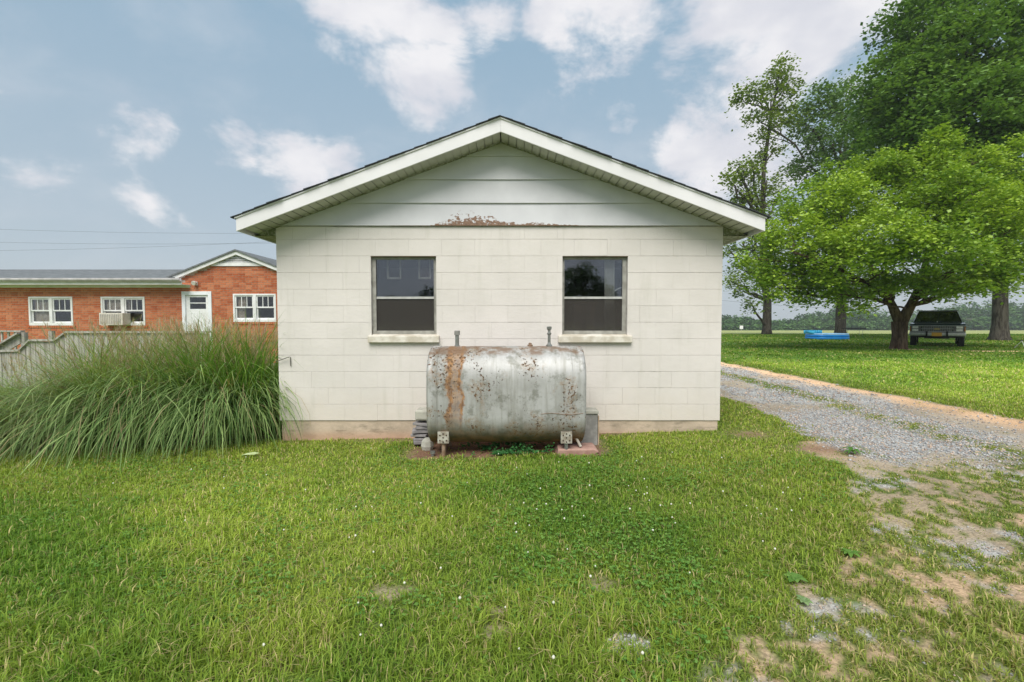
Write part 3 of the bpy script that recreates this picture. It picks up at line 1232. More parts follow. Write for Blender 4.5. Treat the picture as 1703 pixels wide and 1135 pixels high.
def tank_mat():
    m = Mat('old_silver_paint', (.45, .47, .47), .55, .15, .4)
    v = m.pos(obj=True)
    s = m.sepxyz(v)
    t = m.mix(m.rng(m.noise(3.0, 5, .6, v), .35, .65), (.49, .485, .475), (.37, .365, .35))
    # vertical wash marks
    stx = m.n('ShaderNodeMapping')
    stx.inputs['Scale'].default_value = (16, 3, 1.1)
    m.l(v, stx.inputs[0])
    t = m.mix(m.rng(m.noise(1, 5, .65, stx.outputs[0]), .45, .70, 0, .6), t, (.24, .23, .19))
    # dark blotches
    t = m.mix(m.rng(m.noise(7, 6, .72, v), .50, .66, 0, .75), t, (.20, .20, .17))
    # orange-brown run below the filler pipe
    jit = m.math('MULTIPLY', m.math('SUBTRACT', m.noise(7, 5, .7, v), .5), .20)
    xx = m.math('ADD', s[0], jit)
    bandl = m.math('MULTIPLY', m.rng(m.math('ABSOLUTE', m.math('ADD', xx, .585)), .012, .05, 1, 0), 1)
    bandr = m.math('MULTIPLY', m.rng(m.math('ABSOLUTE', m.math('ADD', xx, .475)), .008, .04, 1, 0), 1)
    bandm = m.math('MULTIPLY', m.rng(m.math('ABSOLUTE', m.math('ADD', xx, .53)), .05, .10, 1, 0), .62)
    band = m.math('MAXIMUM', m.math('MAXIMUM', bandl, bandr), bandm)
    ragged = m.rng(m.noise(12, 5, .7, stx.outputs[0]), .25, .6)
    fade = m.rng(m.math('ADD', s[2], m.math('MULTIPLY', m.noise(5, 3, .5, v), .3)), .27, .60)
    band = m.math('MULTIPLY', m.math('MULTIPLY', band, m.rng(ragged, 0, 1, .45, 1)), fade)
    t = m.mix(band, t, m.mix(m.rng(m.noise(22, 4, .6, v), .35, .65), (.40, .20, .07), (.17, .08, .035)))
    # specks: chips gone to rust, thick in a few clusters
    cl_ = m.rng(m.noise(2.7, 3, .5, v), .40, .62, 0, .14)
    sp = m.rng(m.math('ADD', m.noise(36, 5, .62, v), cl_), .685, .72)
    t = m.mix(sp, t, m.mix(m.rng(m.noise(40, 2), .4, .6), (.045, .032, .022), (.13, .065, .03)))
    halo = m.math('MULTIPLY', m.rng(m.math('ADD', m.noise(5, 5, .7, v), cl_), .56, .72, 0, .5), m.rng(m.noise(30, 4, .7, v), .4, .6))
    t = m.mix(halo, t, (.30, .19, .10))
    # brown grime along the belly and a rusty cap line on top
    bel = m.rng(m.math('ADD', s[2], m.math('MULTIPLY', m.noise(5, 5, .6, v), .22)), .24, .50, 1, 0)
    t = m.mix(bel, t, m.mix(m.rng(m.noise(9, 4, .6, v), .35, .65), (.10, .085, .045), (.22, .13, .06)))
    top = m.math('MULTIPLY', m.rng(s[2], 1.02, 1.06), m.rng(m.noise(6, 4, .6, v), .4, .6))
    t = m.mix(m.math('MULTIPLY', top, .8), t, (.20, .12, .07))
    m.color(t)
    bad = m.math('MAXIMUM', m.math('MAXIMUM', band, sp), bel)
    m.roughs(m.rng(bad, 0, 1, .56, .9))
    m.l(m.rng(bad, 0, 1, .22, 0), m.p.inputs['Metallic'])
    bs = m.math('ADD', m.math('MULTIPLY', m.noise(2.2, 2, .4, v), 3.0), m.math('MULTIPLY', sp, -.25))
    m.bump(bs, .25, .012)
    return m.m


M_tank = tank_mat()
M_conc = grained('grey_concrete', (.34, .33, .31), (.23, .225, .21), 9, .9, .5, 60)
M_conc2 = grained('pale_concrete', (.45, .44, .38), (.33, .32, .28), 9, .9, .5, 60)
M_galv = grained('galvanised_pipe', (.36, .38, .38), (.24, .24, .22), 18, .5, .1, 60, .7)
M_rust = grained('rusted_iron', (.20, .12, .075), (.30, .21, .15), 20, .85, .3, 60)
TX, TY, TZ = -.06, 5.17, .09
tank = thing('oil_tank', (TX, TY, TZ), 'rusty silver heating oil tank on short legs against the white block wall', 'tank')
HW, R, ZC0, ZC1 = .82, .335, .06 + .335, 1.12 - .335


def obround(r, n=14):
    pts = []
    for i in range(n + 1):
        t = PI * i / n
        pts.append((r * math.cos(t), ZC1 + r * math.sin(t)))
    for i in range(n + 1):
        t = PI + PI * i / n
        pts.append((r * math.cos(t), ZC0 + r * math.sin(t)))
    return pts


t_ = MB()
rings = [(-HW - .028, .16), (-HW - .024, .245), (-HW - .012, .305), (-HW, .328), (-HW + .012, .335), (-HW + .05, .335), (-HW + .055, .332),
         (-.27, .334), (-.02, .335), (.3, .334), (HW - .055, .332), (HW - .05, .335), (HW - .012, .335), (HW, .328), (HW + .012, .305), (HW + .024, .245), (HW + .028, .16)]
n0 = len(obround(R))
for x, r in rings:
    t_.v += [(x, y, z) for y, z in obround(r)]
for i in range(len(rings) - 1):
    for k in range(n0):
        t_.f.append((i * n0 + k, (i + 1) * n0 + k, (i + 1) * n0 + (k + 1) % n0, i * n0 + (k + 1) % n0))
t_.f.append(tuple(range(n0)))
t_.f.append(tuple((len(rings) - 1) * n0 + k for k in range(n0))[::-1])
shell = t_.build('shell', M_tank, tank, world=False, smooth=True)
# weld seams and the thin crack line
sm = MB()
for x, r in ((-HW + .10, R), (HW - .13, R)):
    for q in (0,):
        pts = [(x, y * 1.003, z) for y, z in obround(r)]
        sm = MB()
        sm.tube(pts + [pts[0]], .0022, 5, cap=False)
        sm.build('weld_seam', M_tank, tank, world=False, smooth=True)
sm = MB()
pts = [(x, -R - .001, .43 + .008 * math.sin(x * 17)) for x in np.linspace(.36, HW - .02, 16)]
sm.tube(pts, .0028, 5)
sm.build('scratch_line', M_rust, tank, world=False)
# fittings on top
ft = MB()
ft.lathe([(.030, 1.105), (.030, 1.125), (.022, 1.128), (.022, 1.245), (.0225, 1.25)], (-.545, 0, 0), 14)
fp = ft.build('fill_pipe', M_galv, tank, world=False, smooth=False)
ft = MB()
ft.lathe([(.031, 1.24), (.031, 1.285), (.026, 1.29), (.026, 1.278), (.018, 1.277)], (-.545, 0, 0), 14)
ft.build('cap', M_conc, fp, world=False)
ft = MB()
ft.lathe([(.036, 1.11), (.034, 1.13), (.020, 1.14), (.016, 1.16), (.016, 1.24), (.024, 1.25), (.024, 1.262), (.015, 1.27), (.015, 1.29), (.026, 1.305), (.028, 1.33), (.02, 1.335)], (.47, 0, 0), 12)
ft.build('vent_pipe', M_galv, tank, world=False)
ft = MB()
ft.lathe([(.030, 1.10), (.030, 1.132), (.018, 1.136), (.018, 1.152), (.008, 1.155)], (.26, 0, 0), 8)
ft.build('plug', M_rust, tank, world=False)
# legs with perforated foot plates
for lx, ly in ((-.66, -.28), (.63, -.28), (-.66, .22), (.63, .22)):
    q = MB()
    q.lathe([(.021, -.12), (.021, .22)], (lx, ly, 0), 10)
    leg = q.build('leg', M_rust if lx < 0 else M_galv, tank, world=False)
    if ly < 0:
        q = MB()
        q.box(lx - .058, lx + .058, ly - .034, ly - .026, .115, .235)
        q.box(lx - .058, lx + .058, ly - .026, ly + .02, .222, .235)
        q.box(lx - .058, lx - .050, ly - .026, ly + .03, .115, .222)
        q.box(lx + .050, lx + .058, ly - .026, ly + .03, .115, .222)
        q.build('bracket', grained('chalky_bracket', (.46, .44, .38), (.26, .22, .17), 26, .8, .3, 50), leg, world=False)
        q = MB()
        for dx, dz in ((0, .175), (-.034, .20), (.034, .20), (-.034, .145), (.034, .145), (0, .13), (0, .215)):
            M4 = Matrix.Translation((lx + dx, ly - .0345, dz)) @ Matrix.Rotation(PI / 2, 4, 'X')
            q.lathe([(.0085, -.001), (.0085, .0018)], (0, 0, 0), 8, M4)
        q.build('bolt_holes', grained('bolt_dark', (.04, .03, .025), (.08, .05, .03), 30, .8, 0), leg, world=False)

# ------------------------------------------------------------------ masonry bits and plants round the tank


def cinder(name, w, d, h, loc, label, mat, rz=0, group=None, cell=True):
    """concrete block standing on end: face shells and cross web, open cells on top"""
    t = thing(name, loc, label, 'concrete block', rz, group)
    q = MB()
    q.box(-w / 2, w / 2, -d / 2, d / 2, 0, h)
    q.build('body', mat, t, world=False, bevel=.006)
    return t


zf = lambda x, y: float(zg(x, y))
b_r = thing('concrete_block', (.875, 5.36, zf(.875, 5.36) - .03), 'dark grey concrete block standing on end beside the right side of the tank', 'concrete block')
q = MB()
q.box(-.095, .095, -.1, .1, 0, .385)
q.build('block_body', M_conc, b_r, world=False, bevel=.006)
q = MB()
q.box(-.102, .102, -.115, .105, .387, .425)
q.build('cap_slab', M_conc2, b_r, world=False, bevel=.005)
q = MB()
q.box(.099, .111, -.1, .1, 0, .36)
q.build('side_board', grained('tan_board', (.50, .38, .26), (.38, .28, .19), 9, .8, .2), b_r, world=False)
bl2 = MB()
bl2.box(-1.12, -.93, 5.36, 5.6, .335, .455)
bl2 = bl2.build('broken_block', M_conc2, None, bevel=.022)
tag(bl2, 'pale weathered block chunk topping the pile at the left end of the tank', 'concrete block')
bl3 = MB()
for i in range(6):
    a = random.uniform(-.03, .03)
    Mr = Matrix.Translation((-1.03 + a - .006 * (6 - i), 5.45, .06 + i * .043)) @ Matrix.Rotation(random.uniform(-.25, .25), 4, 'Z') @ Matrix.Rotation(random.uniform(-.08, .05), 4, 'Y')
    bl3.box(-.095, .095, -.09, .09, 0, random.uniform(.028, .042), Mr)
bl3 = bl3.build('slate_stack', grained('purple_slate', (.20, .19, .195), (.29, .27, .27), 12, .85, .5, 60), None, bevel=.006)
tag(bl3, 'stack of thin purple-grey slates under the pale block chunk', 'slates')
bl4 = MB()
bl4.lathe([(.06, 0), (.075, .05), (.065, .11), (.03, .14)], (-.955, 5.24, .03), 7)
bl4 = bl4.build('rounded_stone', M_conc2, None, smooth=False, bevel=.008)
tag(bl4, 'small greenish grey stone in front of the slate stack beside the tank', 'stone')
sl = MB()
sl.prism([(0, 0), (.34, -.015), (.43, .045), (.40, .075), (.02, .08)], 0, .28)
for i, (x, y, z) in enumerate(sl.v):
    sl.v[i] = (x + .475 + .02 * math.sin(i), y + 4.86 + (.03 if x > .3 else 0), z + .06)
sl = sl.build('stone_slab', grained('red_stone', (.33, .185, .15), (.43, .27, .22), 9, .9, .5, 60), None, bevel=.012)
tag(sl, 'reddish brown stone slab on the soil under the right tank leg', 'stone slab')
pp = MB()
pp.tube([(.63, 5.05, .33), (.68, 4.98, .25), (.73, 4.93, .15)], .015, 8)
pp = pp.build('pipe_offcut', grained('chalky_pipe', (.55, .52, .46), (.4, .36, .3), 12, .7, .2), None)
tag(pp, 'short pale pipe piece leaning under the right end of the tank', 'pipe')
pp = MB()
pp.lathe([(.018, 0), (.018, .03), (.028, .035), (.028, .06)], (-.85, 4.98, .03), 10)
pp = pp.build('pipe_fitting', M_galv, None)
tag(pp, 'small grey pipe fitting on the soil beside the left tank leg', 'pipe')


def rosette(name, x, y, nl, ln, wd, label, c1, c2, up=.5):
    t = thing(name, (x, y, zf(x, y)), label, 'weed')
    V, T, Cc = [], [], []
    k = 0
    for i in range(nl):
        a = 2 * PI * i / nl + random.uniform(-.3, .3)
        l_ = ln * random.uniform(.7, 1.15)
        e = up * random.uniform(.5, 1.2)
        segs = 5
        col = np.array(c1) + (np.array(c2) - np.array(c1)) * random.random()
        for s in range(segs + 1):
            u = s / segs
            r = l_ * u
            z = .01 + l_ * (e * u - e * 1.0 * u * u) + .012
            w_ = wd * math.sin(PI * min(.98, .08 + u * .92)) ** .8
            for sg in (-1, 1):
                V.append((x + r * math.cos(a) - sg * w_ * math.sin(a), y + r * math.sin(a) + sg * w_ * math.cos(a), zf(x, y) + z + .25 * w_))
                Cc.append(col)
            V.append((x + r * math.cos(a), y + r * math.sin(a), zf(x, y) + z))
            Cc.append(col * 1.25)
        for s in range(segs):
            o_ = k + 3 * s
            T += [(o_, o_ + 3, o_ + 5), (o_, o_ + 5, o_ + 2), (o_ + 2, o_ + 5, o_ + 4), (o_ + 2, o_ + 4, o_ + 1)]
        k = len(V)
    o = tri_mesh('leaves', np.array(V), np.array(T), M_blade, np.array(Cc), parent=t)
    return t


rosette('broadleaf_weed', 1.50, 2.44, 7, .062, .019, 'broad-leaved weed rosette at the edge of the lawn by the bare patch', (.10, .22, .04), (.18, .31, .07), .28)
rosette('broadleaf_weed', 1.97, 2.68, 9, .065, .014, 'dark dense weed tuft on the sandy patch beyond the other rosettes', (.09, .20, .035), (.16, .29, .05), .5)
rosette('broadleaf_weed', 1.43, 2.24, 7, .045, .013, 'small pale weed rosette nearest the camera on the bare soil', (.16, .27, .10), (.26, .36, .16), .25)
rosette('broadleaf_weed', 3.42, 4.66, 14, .12, .013, 'dark green weed tuft at the near edge of the gravel driveway', (.06, .16, .025), (.10, .22, .04), 1.0)
# creeping weeds in the shade below the tank
V, T, Cc = [], [], []
n = 2600
x = -.6 + 1.1 * rng.random(n)
y = 4.88 + .42 * rng.random(n)
kk = rng.random(n) < sstep(.42, .62, fbm(x * 6, y * 6, 141)) * (1 - ((x + .05) / .6) ** 4)
x, y = x[kk], y[kk]
n = len(x)
hgt = .03 + .11 * rng.random(n) * sstep(.35, .6, fbm(x * 5, y * 5, 131))
VS, TS, CS = [], [], []
nb = 0
push(*disc_leaves(x, y, zg(x, y) + hgt, .011 + .009 * rng.random(n), mixc(C(.03, .12, .035), C(.09, .26, .08), rng.random(n)), .7))
wd_ = tri_mesh('creeping_weeds', np.concatenate(VS), np.concatenate(TS), M_blade, np.concatenate(CS), kind='stuff')
tag(wd_, 'small dark green weeds growing in the shade under the tank', 'weeds')
lf = MB()
lf.add([(0, 0, 0), (.06, -.035, .015), (.15, -.02, .012), (.19, .02, .02), (.12, .05, .022), (.04, .04, .012)], [(0, 1, 2), (0, 2, 3), (0, 3, 4), (0, 4, 5)])
for i, (a, b, c_) in enumerate(lf.v):
    lf.v[i] = (a - 2.93, b + 5.02, c_ + zf(-2.85, 5.0) + .05)
lf = lf.build('fallen_leaf', grained('pale_leaf', (.48, .55, .30), (.38, .46, .2), 30, .6, 0), None)
tag(lf, 'single pale fallen leaf on the grass left of the white building', 'leaf')
# ------------------------------------------------------------------ brick house behind, left
HY = 15.6


def at(px, py, Y):
    d = pxdir(px, py)
    k = Y / d.y
    return (d.x * k, CAMZ + d.z * k)


M_mort = grained('mortar', (.52, .40, .32), (.44, .33, .26), 6, .95, 0)


def brick_mat():
    m = Mat('red_brick', (.45, .12, .05), .85, 0, .2)
    v = m.pos()
    t = m.mix(m.rng(m.randv(), 0, 1), (.45, .125, .048), (.34, .085, .032))
    # joined bricks vary with a cell pattern on the brick pitch
    x = m.n('ShaderNodeTexWhiteNoise')
    sn = m.n('ShaderNodeVectorMath')
    sn.operation = 'SNAP'
    m.l(v, sn.inputs[0])
    sn.inputs[1].default_value = (.21, 50, .0765)
    m.l(sn.outputs[0], x.inputs['Vector'])
    t = m.mix(m.rng(x.outputs[0], 0, 1, 0, .8), t, (.60, .24, .12))
    t = m.mix(m.rng(m.noise(1.0, 4, .6, v), .35, .7, 0, .3), t, (.33, .09, .045))
    m.color(t)
    m.bump(m.noise(60, 3), .3, .004)
    return m.m


M_brick = brick_mat()
M_hroof = grained('grey_shingle', (.19, .20, .205), (.13, .14, .145), 5, .95, .6, 40, bdist=.02)
house = thing('brick_house', (-11, HY, -.1), 'long low red brick house with white windows and a small louvred gable', 'house')
hoff = origin(house)
GXA = at(392, 416, HY - .12)
gap_x, gap_z = GXA
GHW = 2.28
GSL = (gap_z - at(281, 462, HY - .12)[1]) / GHW
HX0, HX1 = -21.0, gap_x + 2.02
xl_corner = at(300, 462, HY)[0]
trim_z = at(390, 442, HY)[1]
EZ = at(150, 478, HY)[1]


def top_z(x):
    """upper edge of the brickwork"""
    if x < xl_corner:
        return EZ
    return min(gap_z - .14 - GSL * abs(x - gap_x), trim_z)


def rect(px0, py0, px1, py1, Y=HY):
    a, b = at(px0, py1, Y), at(px1, py0, Y)
    return a[0], b[0], a[1], b[1]


R_win = [rect(50, 494, 121, 541), rect(170, 494, 241, 541), rect(389, 489, 459, 535)]
dr = rect(305, 485, 352, 560)
R_door = (dr[0], dr[1], -.02, dr[3])
holes = R_win + [R_door]
w = MB()
cuts = sorted({HX0, HX1, xl_corner, *[q for r in holes for q in r[:2]]})
for a, b in zip(cuts[:-1], cuts[1:]):
    mid = (a + b) / 2
    z = -.5
    hs = sorted([r for r in holes if r[0] - .001 < mid < r[1] + .001], key=lambda r: r[2])
    for r in hs:
        w.box(a, b, HY, HY + .22, z, r[2])
        z = r[3]
    if b <= xl_corner + .001:
        w.box(a, b, HY, HY + .22, z, EZ + .12)
    else:
        n = 6
        for i in range(n):
            p, q = a + (b - a) * i / n, a + (b - a) * (i + 1) / n
            w.prism([(p, z), (q, z), (q, top_z(q)), (p, top_z(p))], HY, HY + .22)
w.box(HX0, HX0 + .2, HY + .22, HY + 8, -.5, EZ)
w.box(HX1 - .2, HX1, HY + .22, HY + 8, -.5, EZ)
w.box(HX0 + .2, HX1 - .2, HY + 2.4, HY + 2.5, -.5, EZ)
w.build('wall', M_mort, house)
bw, bh, pw_, ph_ = .196, .063, .21, .0765
spots = []
k = 0
z = .10
while z < gap_z:
    x = HX0 + (pw_ / 2 if k % 2 else 0)
    while x < HX1:
        a, b = x, min(x + bw, HX1)
        segs = [(a, b)]
        for r in holes:
            if z + bh > r[2] + .01 and z < r[3] - .01:
                ns = []
                for p, q in segs:
                    if q <= r[0] or p >= r[1]:
                        ns.append((p, q))
                    else:
                        if p < r[0] - .03:
                            ns.append((p, r[0] - .005))
                        if q > r[1] + .03:
                            ns.append((r[1] + .005, q))
                segs = ns
        for p, q in segs:
            if z + bh < min(top_z(p), top_z(q)) + .02 and q - p > .03:
                spots.append((p, q, z))
        x += pw_
    k += 1
    z += ph_
spots = [s for s in spots if s[0] > -18.6]
full = [s for s in spots if abs(s[1] - s[0] - bw) < .002 and s[2] > 1.5 and s[0] < -7.2]
full.sort(key=lambda s: (s[0] + 9.6) ** 2 * .35 + (s[2] - 2.6) ** 2)
chosen = set(full[:300])
q = MB()
q.box(-bw / 2, bw / 2, -.009, .0, -bh / 2, bh / 2)
bm_ = bpy.data.meshes.new('brick')
bm_.from_pydata(q.v, [], q.f)
bm_.materials.append(M_brick)
rest = MB()
for s in spots:
    if s in chosen:
        o = bpy.data.objects.new('brick', bm_)
        COL.objects.link(o)
        o.parent = house
        o.location = Vector(((s[0] + s[1]) / 2, HY - random.random() * .002, s[2] + bh / 2)) - hoff
    else:
        rest.box(s[0], s[1], HY - .009, HY - .0005, s[2], s[2] + bh)
o = rest.build('brickwork', M_brick, house)
o['kind'] = 'stuff'
M_htrim = grained('house_trim', (.80, .80, .80), (.70, .70, .68), 4, .5, 0)
M_inner = grained('room_tan', (.30, .24, .19), (.14, .12, .10), 2.2, .9, 0)
M_hglass = glass_mat('house_glass', (.85, .86, .85), .05)


def hwindow(r, blind):
    x0, x1, z0, z1 = r
    m = MB()
    Y0, Y1 = HY - .03, HY + .08
    t = .055
    m.box(x0, x1, Y0, Y1, z0 - .015, z0 + .075)
    m.box(x0, x1, Y0, Y1, z1 - t, z1)
    m.box(x0, x0 + t, Y0, Y1, z0 + .075, z1 - t)
    m.box(x1 - t, x1, Y0, Y1, z0 + .075, z1 - t)
    xm = (x0 + x1) / 2
    m.box(xm - .05, xm + .05, Y0, Y1, z0 + .075, z1 - t)
    wv = m.build('window', M_htrim, house, bevel=.004)
    for a, b in ((x0 + t, xm - .05), (xm + .05, x1 - t)):
        zb, zt2 = z0 + .075, z1 - t
        zm = (zb + zt2) / 2
        s = MB()
        for p, q, yy in ((zm - .02, zt2, HY + .0), (zb, zm + .02, HY + .03)):
            s.box(a, b, yy, yy + .028, p, p + .045)
            s.box(a, b, yy, yy + .028, q - .04, q)
            s.box(a, a + .04, yy, yy + .028, p + .045, q - .04)
            s.box(b - .04, b, yy, yy + .028, p + .045, q - .04)
        s.build('sash', M_htrim, wv)
        g = MB()
        g.box(a + .04, b - .04, HY + .012, HY + .016, zm + .02, zt2 - .04)
        g.build('pane', M_hglass, wv)
        g = MB()
        g.box(a + .04, b - .04, HY + .042, HY + .046, zb + .04, zm - .02)
        g.build('pane', M_hglass, wv)
        g = MB()
        wd = (b - a - .08) / 3
        for k in (1, 2):
            xx = a + .04 + wd * k
            g.box(xx - .011, xx + .011, HY + .004, HY + .0115, zm + .02, zt2 - .04)
        g.build('muntin', M_htrim, wv)
    c = MB()
    c.box(x0 + .07, x0 + .07 + (x1 - x0) * blind, HY + .10, HY + .11, z0 + .1, z1 - .05)
    c.build('curtain', grained('cloth_tan', (.68, .58, .48), (.48, .38, .30), 7, .9, 0), wv)
    return wv


for r, b in zip(R_win, (.35, .55, .2)):
    hwindow(r, b)
    m = MB()                                   # rowlock course of bricks as the sill
    x = r[0] - .06
    while x < r[1] + .05:
        m.box(x, x + .066, HY - .035, HY - .0005, r[2] - .085, r[2] - .017)
        x += .076
    m.build('rowlock_sill', M_brick, house)
# door
x0, x1, z0, z1 = R_door
m = MB()
m.box(x0, x0 + .11, HY - .035, HY + .08, z0, z1)
m.box(x1 - .11, x1, HY - .035, HY + .08, z0, z1)
m.box(x0 + .11, x1 - .11, HY - .035, HY + .08, z1 - .12, z1)
dcase = m.build('door_casing', grained('door_white', (.80, .82, .85), (.74, .76, .78), 4, .45, 0), house, bevel=.004)
m = MB()
a, b, zt2 = x0 + .11, x1 - .11, z1 - .12
g0, g1 = zt2 - .46, zt2 - .07
m.box(a, b, HY + .01, HY + .05, z0, g0)
m.box(a, b, HY + .01, HY + .05, g1, zt2)
m.box(a, a + .13, HY + .01, HY + .05, g0, g1)
m.box(b - .10, b, HY + .01, HY + .05, g0, g1)
m.box(a + .13, b - .10, HY + .008, HY + .045, (g0 + g1) / 2 - .015, (g0 + g1) / 2 + .015)
for i in range(5):
    xx = a + .12 + i * .105
    m.box(xx, xx + .05, HY + .002, HY + .0098, z0 + .9, g0 - .12)
door = m.build('door', M_htrim, house, bevel=.003)
m = MB()
m.box(a + .13, b - .10, HY + .025, HY + .03, g0, g1)
m.build('pane', M_hglass, door)
m = MB()
m.lathe([(.012, 0), (.028, .01), (.028, .04), (.01, .05)], (0, 0, 0), 10, Matrix.Translation((a + .07, HY + .01, 1.0)) @ Matrix.Rotation(PI / 2, 4, 'X'))
m.build('handle', M_galv, door)
# flood light over the door
lx, lz = at(327, 472, HY)
m = MB()
m.box(lx - .05, lx + .05, HY - .05, HY - .01, lz - .06, lz + .06)
lt_ = m.build('wall_lamp', M_htrim, house)
m = MB()
M4 = Matrix.Translation((lx, HY - .10, lz + .02)) @ Matrix.Rotation(math.radians(110), 4, 'X')
m.lathe([(.03, -.06), (.055, -.02), (.075, .06), (.07, .075)], (0, 0, 0), 12, M4)
m.build('lamp_head', grained('lamp_white', (.72, .70, .64), (.6, .58, .52), 9, .5, 0), lt_)
# gable trim, louvre vent, rake boards
yv = HY - .01
m = MB()
hwv = (gap_z - .16 - trim_z) / GSL
m.prism([(gap_x - hwv, trim_z - .0), (gap_x + hwv, trim_z - .0), (gap_x, gap_z - .14)], HY + .0, HY + .06)
m.build('vent_backing', M_dark, house)
m = MB()
nl = 5
for i in range(nl):
    zz = trim_z + .095 + i * .066
    hw_ = (gap_z - .16 - zz) / GSL - .02
    if hw_ > .08:
        m.add([(gap_x - hw_, yv - .03, zz), (gap_x + hw_, yv - .03, zz), (gap_x + hw_, yv + .005, zz + .045), (gap_x - hw_, yv + .005, zz + .045),
               (gap_x - hw_, yv - .03, zz + .012), (gap_x + hw_, yv - .03, zz + .012)], [(0, 1, 2, 3), (0, 4, 5, 1), (4, 3, 2, 5)])
m.build('louvre', M_htrim, house)
m = MB()
m.box(gap_x - hwv - .02, gap_x + hwv + .02, HY - .05, HY - .001, trim_z - .02, trim_z + .085)
m.build('gable_trim', M_htrim, house)
for s in (-1, 1):
    m = MB()
    p = [(0, gap_z - .15), (s * GHW, gap_z - .15 - GSL * GHW), (s * GHW, gap_z - GSL * GHW - .03), (0, gap_z - .03)]
    if s < 0:
        p = p[::-1]
    m.prism([(gap_x + x, z) for x, z in p], HY - .13, HY - .105)
    m.build('rake_board', M_htrim, house)
    m = MB()
    p = [(0, gap_z - .145), (s * GHW, gap_z - .145 - GSL * GHW), (s * GHW, gap_z - GSL * GHW - .13), (0, gap_z - .13)]
    if s < 0:
        p = p[::-1]
    m.prism([(gap_x + x, z) for x, z in p], HY - .104, HY + .0)
    m.build('rake_soffit', M_htrim, house)
    m = MB()
    p = [(0, gap_z - .03), (s * (GHW + .05), gap_z - .03 - GSL * (GHW + .05)), (s * (GHW + .05), gap_z - GSL * (GHW + .05) + .02), (0, gap_z + .02)]
    if s < 0:
        p = p[::-1]
    m.prism([(gap_x + x, z) for x, z in p], HY - .17, HY + 9)
    m.build('roof', M_hroof, house)
# long wing roof, gutter
ye, yr = HY - .42, HY + 3.2
ez = at(150, 463, ye)[1]
rz_ = at(150, 448.5, yr)[1]
m = MB()
xe = gap_x - GHW * .93
m.add([(HX0 - .3, ye, ez), (xe, ye, ez), (xe + 1.4, yr, rz_), (HX0 - .3, yr, rz_),
       (HX0 - .3, ye, ez - .03), (xe, ye, ez - .03), (xe + 1.4, yr, rz_ - .03), (HX0 - .3, yr, rz_ - .03)],
      [(0, 1, 2, 3), (7, 6, 5, 4), (0, 4, 5, 1), (1, 5, 6, 2), (3, 7, 4, 0)])
m.add([(HX0 - .3, yr, rz_), (xe + 1.4, yr, rz_), (xe + 1.4, yr + 3.6, ez), (HX0 - .3, yr + 3.6, ez)], [(0, 1, 2, 3)])
m.build('roof', M_hroof, house)
m = MB()
gz1 = ez - .005
ge = at(302, 470, ye)[0]
m.prism_x([(ye - .11, gz1), (ye - .115, gz1 - .05), (ye - .07, gz1 - .11), (ye - .005, gz1 - .11), (ye - .005, gz1 - .0), (ye - .02, gz1), (ye - .02, gz1 - .09), (ye - .065, gz1 - .09), (ye - .10, gz1 - .04), (ye - .10, gz1)][::-1], HX0 - .3, ge)
m.build('gutter', grained('gutter_metal', (.56, .53, .54), (.42, .40, .40), 5, .5, 0), house)
m = MB()
m.box(HX0 - .3, ge, ye, ye + .025, gz1 - .20, gz1 - .03)
m.box(HX0 - .3, ge, ye + .025, HY - .002, gz1 - .20, gz1 - .185)
m.box(HX0 - .3, ge, HY - .03, HY - .0095, gz1 - .27, gz1 - .202)
m.build('fascia', M_htrim, house)
# window air conditioner
x0, x1, z0, z1 = R_win[1]
acl, acr = at(167, 520, HY - .3)[0], at(206, 520, HY - .3)[0]
az0, az1 = at(180, 541, HY - .3)[1], at(180, 521, HY - .3)[1]
ac = thing('air_conditioner', ((acl + acr) / 2, HY - .2, az0), 'white window air conditioner sticking out of the second brick house window', 'air conditioner')
m = MB()
m.box(acl, acr, HY - .36, HY - .035, az0, az1)
m.build('case', grained('ac_case', (.66, .62, .54), (.55, .50, .42), 5, .5, 0), ac, bevel=.01)
m = MB()
for i in range(12):
    xx = acl + .04 + i * (acr - acl - .08) / 12
    m.box(xx, xx + .03, HY - .368, HY - .361, az0 + .04, az1 - .04)
m.build('grille', grained('ac_grille', (.32, .30, .27), (.45, .40, .34), 6, .6, 0), ac)

# ------------------------------------------------------------------ wooden fence and ramp railing in front of the brick house
M_grey = Mat('weathered_wood', (.40, .37, .32), .9, 0, .15)
v_ = M_grey.pos(scale=(14, 14, 1.2))
M_grey.color(M_grey.mix(M_grey.rng(M_grey.noise(1.2, 6, .65, v_), .35, .65), (.46, .44, .40), (.27, .25, .22)))
M_grey.bump(M_grey.noise(3, 5, .6, v_), .4, .005)
M_grey = M_grey.m
FY = 11.5
fence = thing('board_fence', (-10.5, FY, -.1), 'stepped fence of upright weathered grey boards behind the tan plumes', 'fence')
prof = [(-60, 588), (32, 585), (50, 568), (92, 568), (110, 554.5), (345, 554.5)]
px = -60
bp = (.118) / FY * F
while px < 345:
    y_ = np.interp(px + bp / 2, [p[0] for p in prof], [p[1] for p in prof])
    x0, zt2 = at(px, y_, FY)
    ya = np.interp(px, [p[0] for p in prof], [p[1] for p in prof])
    yb_ = np.interp(px + bp, [p[0] for p in prof], [p[1] for p in prof])
    za, zb = at(px, ya, FY)[1] + random.uniform(-.006, .006), at(px + bp, yb_, FY)[1]
    m = MB()
    m.prism([(x0, -.25), (x0 + .108, -.25), (x0 + .108, zb), (x0, za)], FY - .018 + random.uniform(-.004, .004), FY)
    m.build('board', M_grey, fence)
    px += bp
